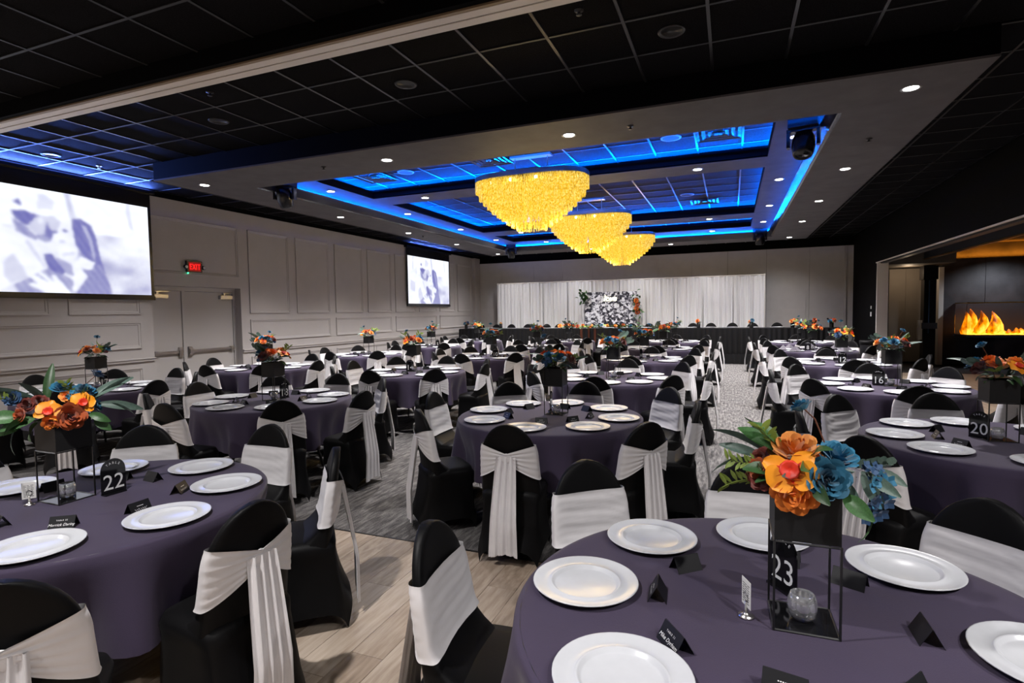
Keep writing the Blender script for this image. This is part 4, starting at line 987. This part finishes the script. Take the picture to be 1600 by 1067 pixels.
for num, cx, cy, ij in TABLES:
    nm = f'{COLN[ij[0]]}, {ROWN[ij[1]]}' if ij else 'wood-floor table nearer the ' + ('panelled wall' if num == 22 else 'dark wall')
    fl = 'on the wood floor' if ij is None else 'on the carpet'
    t = thing('round_table', f'round folding table under purple cloth, {nm}', 'table', (cx, cy, 0))
    put('tabletop', top_me, t)
    for k in range(4):
        a = PI / 4 + k * PI / 2; put('leg', leg_me, t, (.46 * math.cos(a), .46 * math.sin(a), 0), (0, 0, a + PI))
    c = put('tablecloth', CLOTH[trnd.randrange(4)], None, (cx, cy, 0), (0, 0, trnd.randrange(8) * PI / 4)); tag(c, f'dark purple round tablecloth draped on {nm}', 'tablecloth')
    for k in range(8):
        a = k * PI / 4; jd, jr = JIT.get(num, {}).get(k, (trnd.uniform(-3.5, 3.5), trnd.uniform(-.01, .05)))
        ac = a + math.radians(jd) * .8; rc = .915 + max(jr, -.02)
        if not (num == 23 and k in (5, 6)): chair(cx + rc * math.cos(ac), cy + rc * math.sin(ac), 0, ac + PI / 2 + math.radians(trnd.uniform(-4, 4)), f'black sashed chair on {DIRN[k]} side, {nm}', 'chairs at ' + nm)
        ap = a + math.radians(trnd.uniform(-4, 4)); rp_ = .585 + trnd.uniform(-.012, .008)
        px, py = cx + rp_ * math.cos(ap), cy + rp_ * math.sin(ap)
        tag(put('charger_plate', plate_me, None, (px, py, .7668)), f'round white charger plate on {DIRN[k]} side, {nm}', 'plate', 'plates at ' + nm)
        if num == 8:
            b = MB().add([(-.10, -.07, 0), (.10, -.07, 0), (.10, .07, 0), (-.10, .07, 0), (0, -.005, .10), (0, .005, .10)], [(0, 1, 4), (2, 3, 5), (1, 2, 5, 4), (3, 0, 4, 5), (0, 3, 2, 1)])
            tag(put('folded_napkin', b.mesh('folded_napkin', 'napkin'), None, (px, py, .7668 + .0075), (0, 0, ap + PI / 2)), f'dark pyramid-folded napkin on plate, {DIRN[k]} side, {nm}', 'napkin', 'napkins at ' + nm)
        ak = a + math.radians(trnd.uniform(-9, 9)); rk = .36 + trnd.uniform(-.03, .02)
        words = {(23, 5): ('TABLE 23', 'Mike Dyrham'), (22, 7): ('TABLE 22', 'Merrick Daring')}.get((num, k))
        place_card(cx + rk * math.cos(ak), cy + rk * math.sin(ak), ak + PI / 2 + math.radians(trnd.uniform(-14, 14)), f'black tent place card on {DIRN[k]} side, {nm}', 'place cards at ' + nm, words)
    sx_, sy_ = {22: (-3.0, 1.65), 23: (.19, 1.69)}.get(num, (cx + trnd.uniform(-.05, .05), cy + trnd.uniform(-.03, .08)))
    hz = {22: .0, 23: .02}.get(num, trnd.uniform(-.2, .2))
    st = stand(sx_, sy_, hz, f'flowers in black legged planter, {nm}')
    votive(sx_, sy_, f'clear glass votive inside flower stand, {nm}', None)
    if num == 22:
        R, T = (.48, .877), (.877, -.48); cs, sn = math.cos(-hz), math.sin(-hz); rot = lambda v: (v[0] * cs - v[1] * sn, v[0] * sn + v[1] * cs)
        custom(st, rot(R), rot(T), [('orchid', -.05, .10, .05, .052, (-.1, 1, .35)), ('orchid', .075, .085, .075, .052, (.2, 1, .35)), ('rust', .03, .105, .02, .056, (.1, 1, .1)), ('burgundy', -.125, .05, .085, .034, (-.3, .8, .6)), ('burgundy', -.08, .05, .095, .032, (0, .8, .6)),
            ('teal', .0, 0, .15, .038, (0, .5, 1)), ('teal', .09, 0, .125, .044, (.3, .4, 1)), ('navy', -.175, .03, .12, .032, (-.3, 1, .4)), ('orange', -.04, .10, .0, .035, (0, 1, -.3)), ('rust', -.15, .08, .045, .03, (-.8, .6, .2)), ('teal', .135, .05, .05, .028, (1, .6, .2)), ('peach', .02, .03, .11, .028, (0, 1, .5)), ('*teal', .05, .03, .10, .04, (0, 1, .6))],
            [(LONG[3], -.06, 0, .06, (-.85, 0, .62), .27), (LONG[2], -.06, -.02, .07, (.15, -.1, 1), .21), (LONG[3], -.05, .02, .07, (-.5, .1, .9), .17), (LEAF[0], -.14, .05, .03, (-1, .3, .2), .14), (LEAF[0], -.12, .07, .02, (-1, .5, -.2), .13), (LONG[3], .10, .0, .08, (.8, .1, .55), .22), (LONG[3], .13, .05, .06, (.95, .3, -.1), .20), (LONG[0], .12, 0, .07, (.75, 0, .62), .19), (LONG[1], .12, .03, .05, (.9, .2, .1), .21), (LONG[0], -.10, .02, .03, (-1, .2, .05), .20), (LEAF[0], -.10, .06, .02, (-1, .4, -.1), .13), (LEAF[0], -.09, .08, .0, (-.6, .8, -.5), .12), (LEAF[1], -.13, .05, .02, (-.8, .6, -.4), .12), (LEAF[0], .12, .08, .0, (.5, .7, -.6), .10), (LEAF[1], .10, .09, .02, (.6, .8, -.2), .10), (LONG[1], -.14, .02, .01, (-.7, .5, -.6), .18), (SPRIG[1], .03, .02, .10, (-.2, .3, 1), .10), (SPRIG[1], -.15, .02, .10, (-1, .3, .4), .10), (SPRIG[1], .06, .03, .08, (.3, .6, .6), .10)],
            [((.05, -.02, .05), (.145, -.03, .20), 'navy', .030)], 2)
        number_sign(-2.86, 1.78, math.atan2(1.62, 2.86) + PI / 2 - .55, 22, 'black arched table sign reading TABLE 22 beside the flower stand')
        card_holder(-3.07, 1.53, .95, 'small silver holder with a printed white card on wood-floor table nearer the panelled wall')
    elif num == 23:
        R, T = (.993, -.118), (-.118, -.993); cs, sn = math.cos(-hz), math.sin(-hz); rot = lambda v: (v[0] * cs - v[1] * sn, v[0] * sn + v[1] * cs)
        custom(st, rot(R), rot(T), [('peach', -.025, .03, .095, .058, (-.1, .45, 1)), ('orchid', -.03, .095, .05, .066, (-.1, 1, .35)), ('teal', .055, .095, .04, .048, (.25, 1, .45)), ('teal', .078, .02, .085, .046, (.3, .4, 1)), ('burgundy', -.105, .06, .02, .038, (-.5, 1, .2)), ('burgundy', -.10, .045, .06, .032, (-.4, .8, .6)), ('orange', -.02, .095, -.008, .052, (0, 1, -.15)), ('orange', .02, .05, .07, .03, (0, .8, .6)),
            ('*teal', .165, .05, .01, .056, (.6, .9, .2)), ('*navy', .155, .07, -.025, .054, (.5, .9, -.2)), ('*navy', .15, .05, .045, .044, (.6, .5, .6)), ('rust', -.11, .07, .04, .026, (-.3, 1, .4)), ('*navy', -.13, -.04, .12, .022, (-.5, .3, .8))],
            [(LONG[3], -.085, .0, .06, (-.75, -.1, .55), .17), (LEAF[0], -.07, .06, .03, (-.7, .6, .4), .09), (LEAF[0], .0, .08, .06, (.2, .9, .3), .07), (LEAF[1], .02, .06, .08, (.1, .6, .9), .08), (LEAF[0], -.06, .02, .09, (-.5, .2, 1), .10), (LEAF[0], -.09, .0, .08, (-.7, .1, .8), .10), (LONG[3], -.10, .0, .055, (-.85, .1, .30), .13), (LONG[1], -.09, .02, .045, (-1, .1, .22), .165), (LONG[2], -.08, -.03, .07, (-.5, -.2, .9), .12), (SPRIG[1], -.07, .02, .07, (-.4, .2, .9), .11), (SPRIG[1], -.10, .04, .0, (-.9, .3, -.1), .12), (SPRIG[1], -.10, .05, .05, (-1, .2, .1), .10), (LEAF[0], -.06, .03, .06, (-.4, .4, .8), .10), (LEAF[2], .10, .07, .03, (.2, .8, -.6), .085), (LEAF[2], .13, .05, .055, (.7, .5, -.3), .10), (LEAF[2], .15, .03, .06, (.9, .2, -.2), .09), (LEAF[2], .13, .06, .05, (.5, .6, -.8), .10), (LEAF[0], .09, .09, .0, (.6, .8, -.3), .09), (LEAF[0], .03, .09, .02, (.1, 1, -.2), .08), (LEAF[1], .14, .06, -.03, (.4, .5, -.8), .10), (SPRIG[0], .12, .0, .05, (.8, .0, .3), .09)],
            [((.06, 0, .08), (-.01, -.02, .205), 'teal', .028)], 3, 10)
        number_sign(.155, 1.86, -.95, 23, 'black arched table sign reading TABLE 23 behind the flower stand')
        card_holder(.045, 1.655, -1.15, 'small silver holder with a printed white card on wood-floor table nearer the dark wall')
    else:
        arrangement(st, 100 + num)
        off = {20: (-.085, .03), 16: (-.12, .0), 12: (.0, -.12), 8: (-.10, -.1), 10: (.11, -.06), 14: (-.06, -.02)}.get(num, (trnd.uniform(-.14, .14), .13))
        rz = {20: -.75, 16: -.1, 12: -.12, 8: -.1, 10: .3, 14: .45}.get(num, trnd.uniform(.9, 2.2))
        number_sign(sx_ + off[0], sy_ + off[1], rz, num, f'black arched table number sign, {nm}')

# ================================================================== HEAD TABLE SETTINGS
ORD = 'first second third fourth fifth sixth seventh eighth ninth tenth eleventh twelfth thirteenth fourteenth fifteenth sixteenth'.split()
HX = [-8.7, -8.08, -7.48, -6.86, -6.13, -5.66, -3.64, -3.09, -2.54, -1.93, -1.14, -.6, .04, .64, 1.32, 2.09]
for k, x in enumerate(HX):
    chair(x, 18.58, .285, PI + crnd.uniform(-.06, .06), f'black sashed chair behind the head table, {ORD[k]} from the panelled wall', 'chairs behind the head table')
    tag(put('charger_plate', plate_me, None, (x, 18.08, 1.0705)), f'white charger plate on the head table, {ORD[k]} from the panelled wall', 'plate', 'plates on the head table')
vase_me = MB().lathe([(.05, 0), (.055, .01), (.055, .17), (.05, .17), (.05, .15), (0, .15)], 16).mesh('vase', 'planter_black', True)
for k, (x, mix) in enumerate(((-8.85, 'peach orange teal navy'), (-7.5, 'peach'), (-.92, 'orange orange'), (.57, 'peach teal'), (1.66, 'peach peach'), (2.2, 'orange peach teal rust'), (2.65, 'orange peach teal orange'))):
    t = thing('bud_vase', 'black vase of flowers on the head table, ' + ORD[k] + ' from the panelled wall', 'vase', (x, 17.82, 1.0705), 0, 'vases on the head table')
    put('vase', vase_me, t); rng = random.Random(k)
    for j, kd in enumerate(mix.split()):
        a = j * 2.1 + k; r = .05 if len(mix.split()) > 1 else 0
        bloom(t, kd, (r * math.cos(a) * (1 + .4 * (j > 1)), r * math.sin(a), .19 + .03 * (j % 2)), .055, (math.cos(a), math.sin(a) - .5, .8), rng)
    for j in range(5):
        a = rng.uniform(0, 6.28); blade(t, rng.choice(LEAF), (0, 0, .17), (math.cos(a), math.sin(a), .3), .10, rng)
t = thing('garland', 'leafy green garland with orange and peach roses along the head table centre', 'garland', (-3.95, 17.75, 1.0705))
rng = random.Random(31)
for k in range(110):
    x = rng.uniform(-1.35, 1.35); a = rng.uniform(0, 6.28)
    blade(t, rng.choice(LEAF + [SPRIG[1], SPRIG[0], LIME, LIME, LIME]), (x, rng.uniform(-.07, .07), rng.uniform(.01, .06)), (math.cos(a), math.sin(a) - .2, rng.uniform(.0, .9)), rng.uniform(.11, .19), rng)
for k in range(10):
    x = -1.3 + k * .26 + rng.uniform(-.06, .06); kd = rng.choice(['peach', 'orange', 'peach', 'peach', 'rust', 'teal'])
    bloom(t, kd, (x, -.04, .07 + rng.uniform(0, .04)), rng.uniform(.045, .07), (rng.uniform(-.3, .3), -1, .8), rng)
mat('runner_rust', (0.10, 0.025, 0.010), 0.7)
for k, (x, w, l) in enumerate(((-4.55, .07, .42), (-4.30, .05, .48), (-4.10, .06, .45))):
    b = MB().grid(lambda u, v, w=w, l=l: ((u - .5) * w * (1 + .2 * v), -.012 + .018 * math.sin(u * 14 + v * 2) - .01, -l * (1 - v)), 12, 6)
    t = tag(put('hanging_ribbon', b.mesh('hanging_ribbon', 'runner_rust', True), None, (x, 17.612, 1.068)), f'rust gauze ribbon over the head table front, {ORD[k]} from the panelled wall', 'ribbon', 'rust ribbons on the head table')
# foliage swags on the collage board
for (x, z, nm, ks) in ((-4.85, 2.15, 'dark leafy swag on the collage board corner nearer the panelled wall', ()), (-2.98, 1.80, 'orange rose and leaf swag on the collage board edge', ('rust', 'orange', 'rust', 'orange'))):
    t = thing('foliage_swag', nm, 'foliage', (x, 19.15, z)); rng = random.Random(int(x * -10))
    for k in range(46 if not ks else 30):
        a = rng.uniform(0, 6.28); p = (rng.gauss(0, .07), rng.uniform(-.06, 0), rng.gauss(0, .10 if not ks else .22))
        blade(t, LEAF[k % 2], p, (math.cos(a), -.5, math.sin(a)), rng.uniform(.12, .20), rng)
    for k, kd in enumerate(ks): bloom(t, kd, (.02 * (-1) ** k, -.08, -.22 + k * .13), .075, (0, -1, .2), rng)
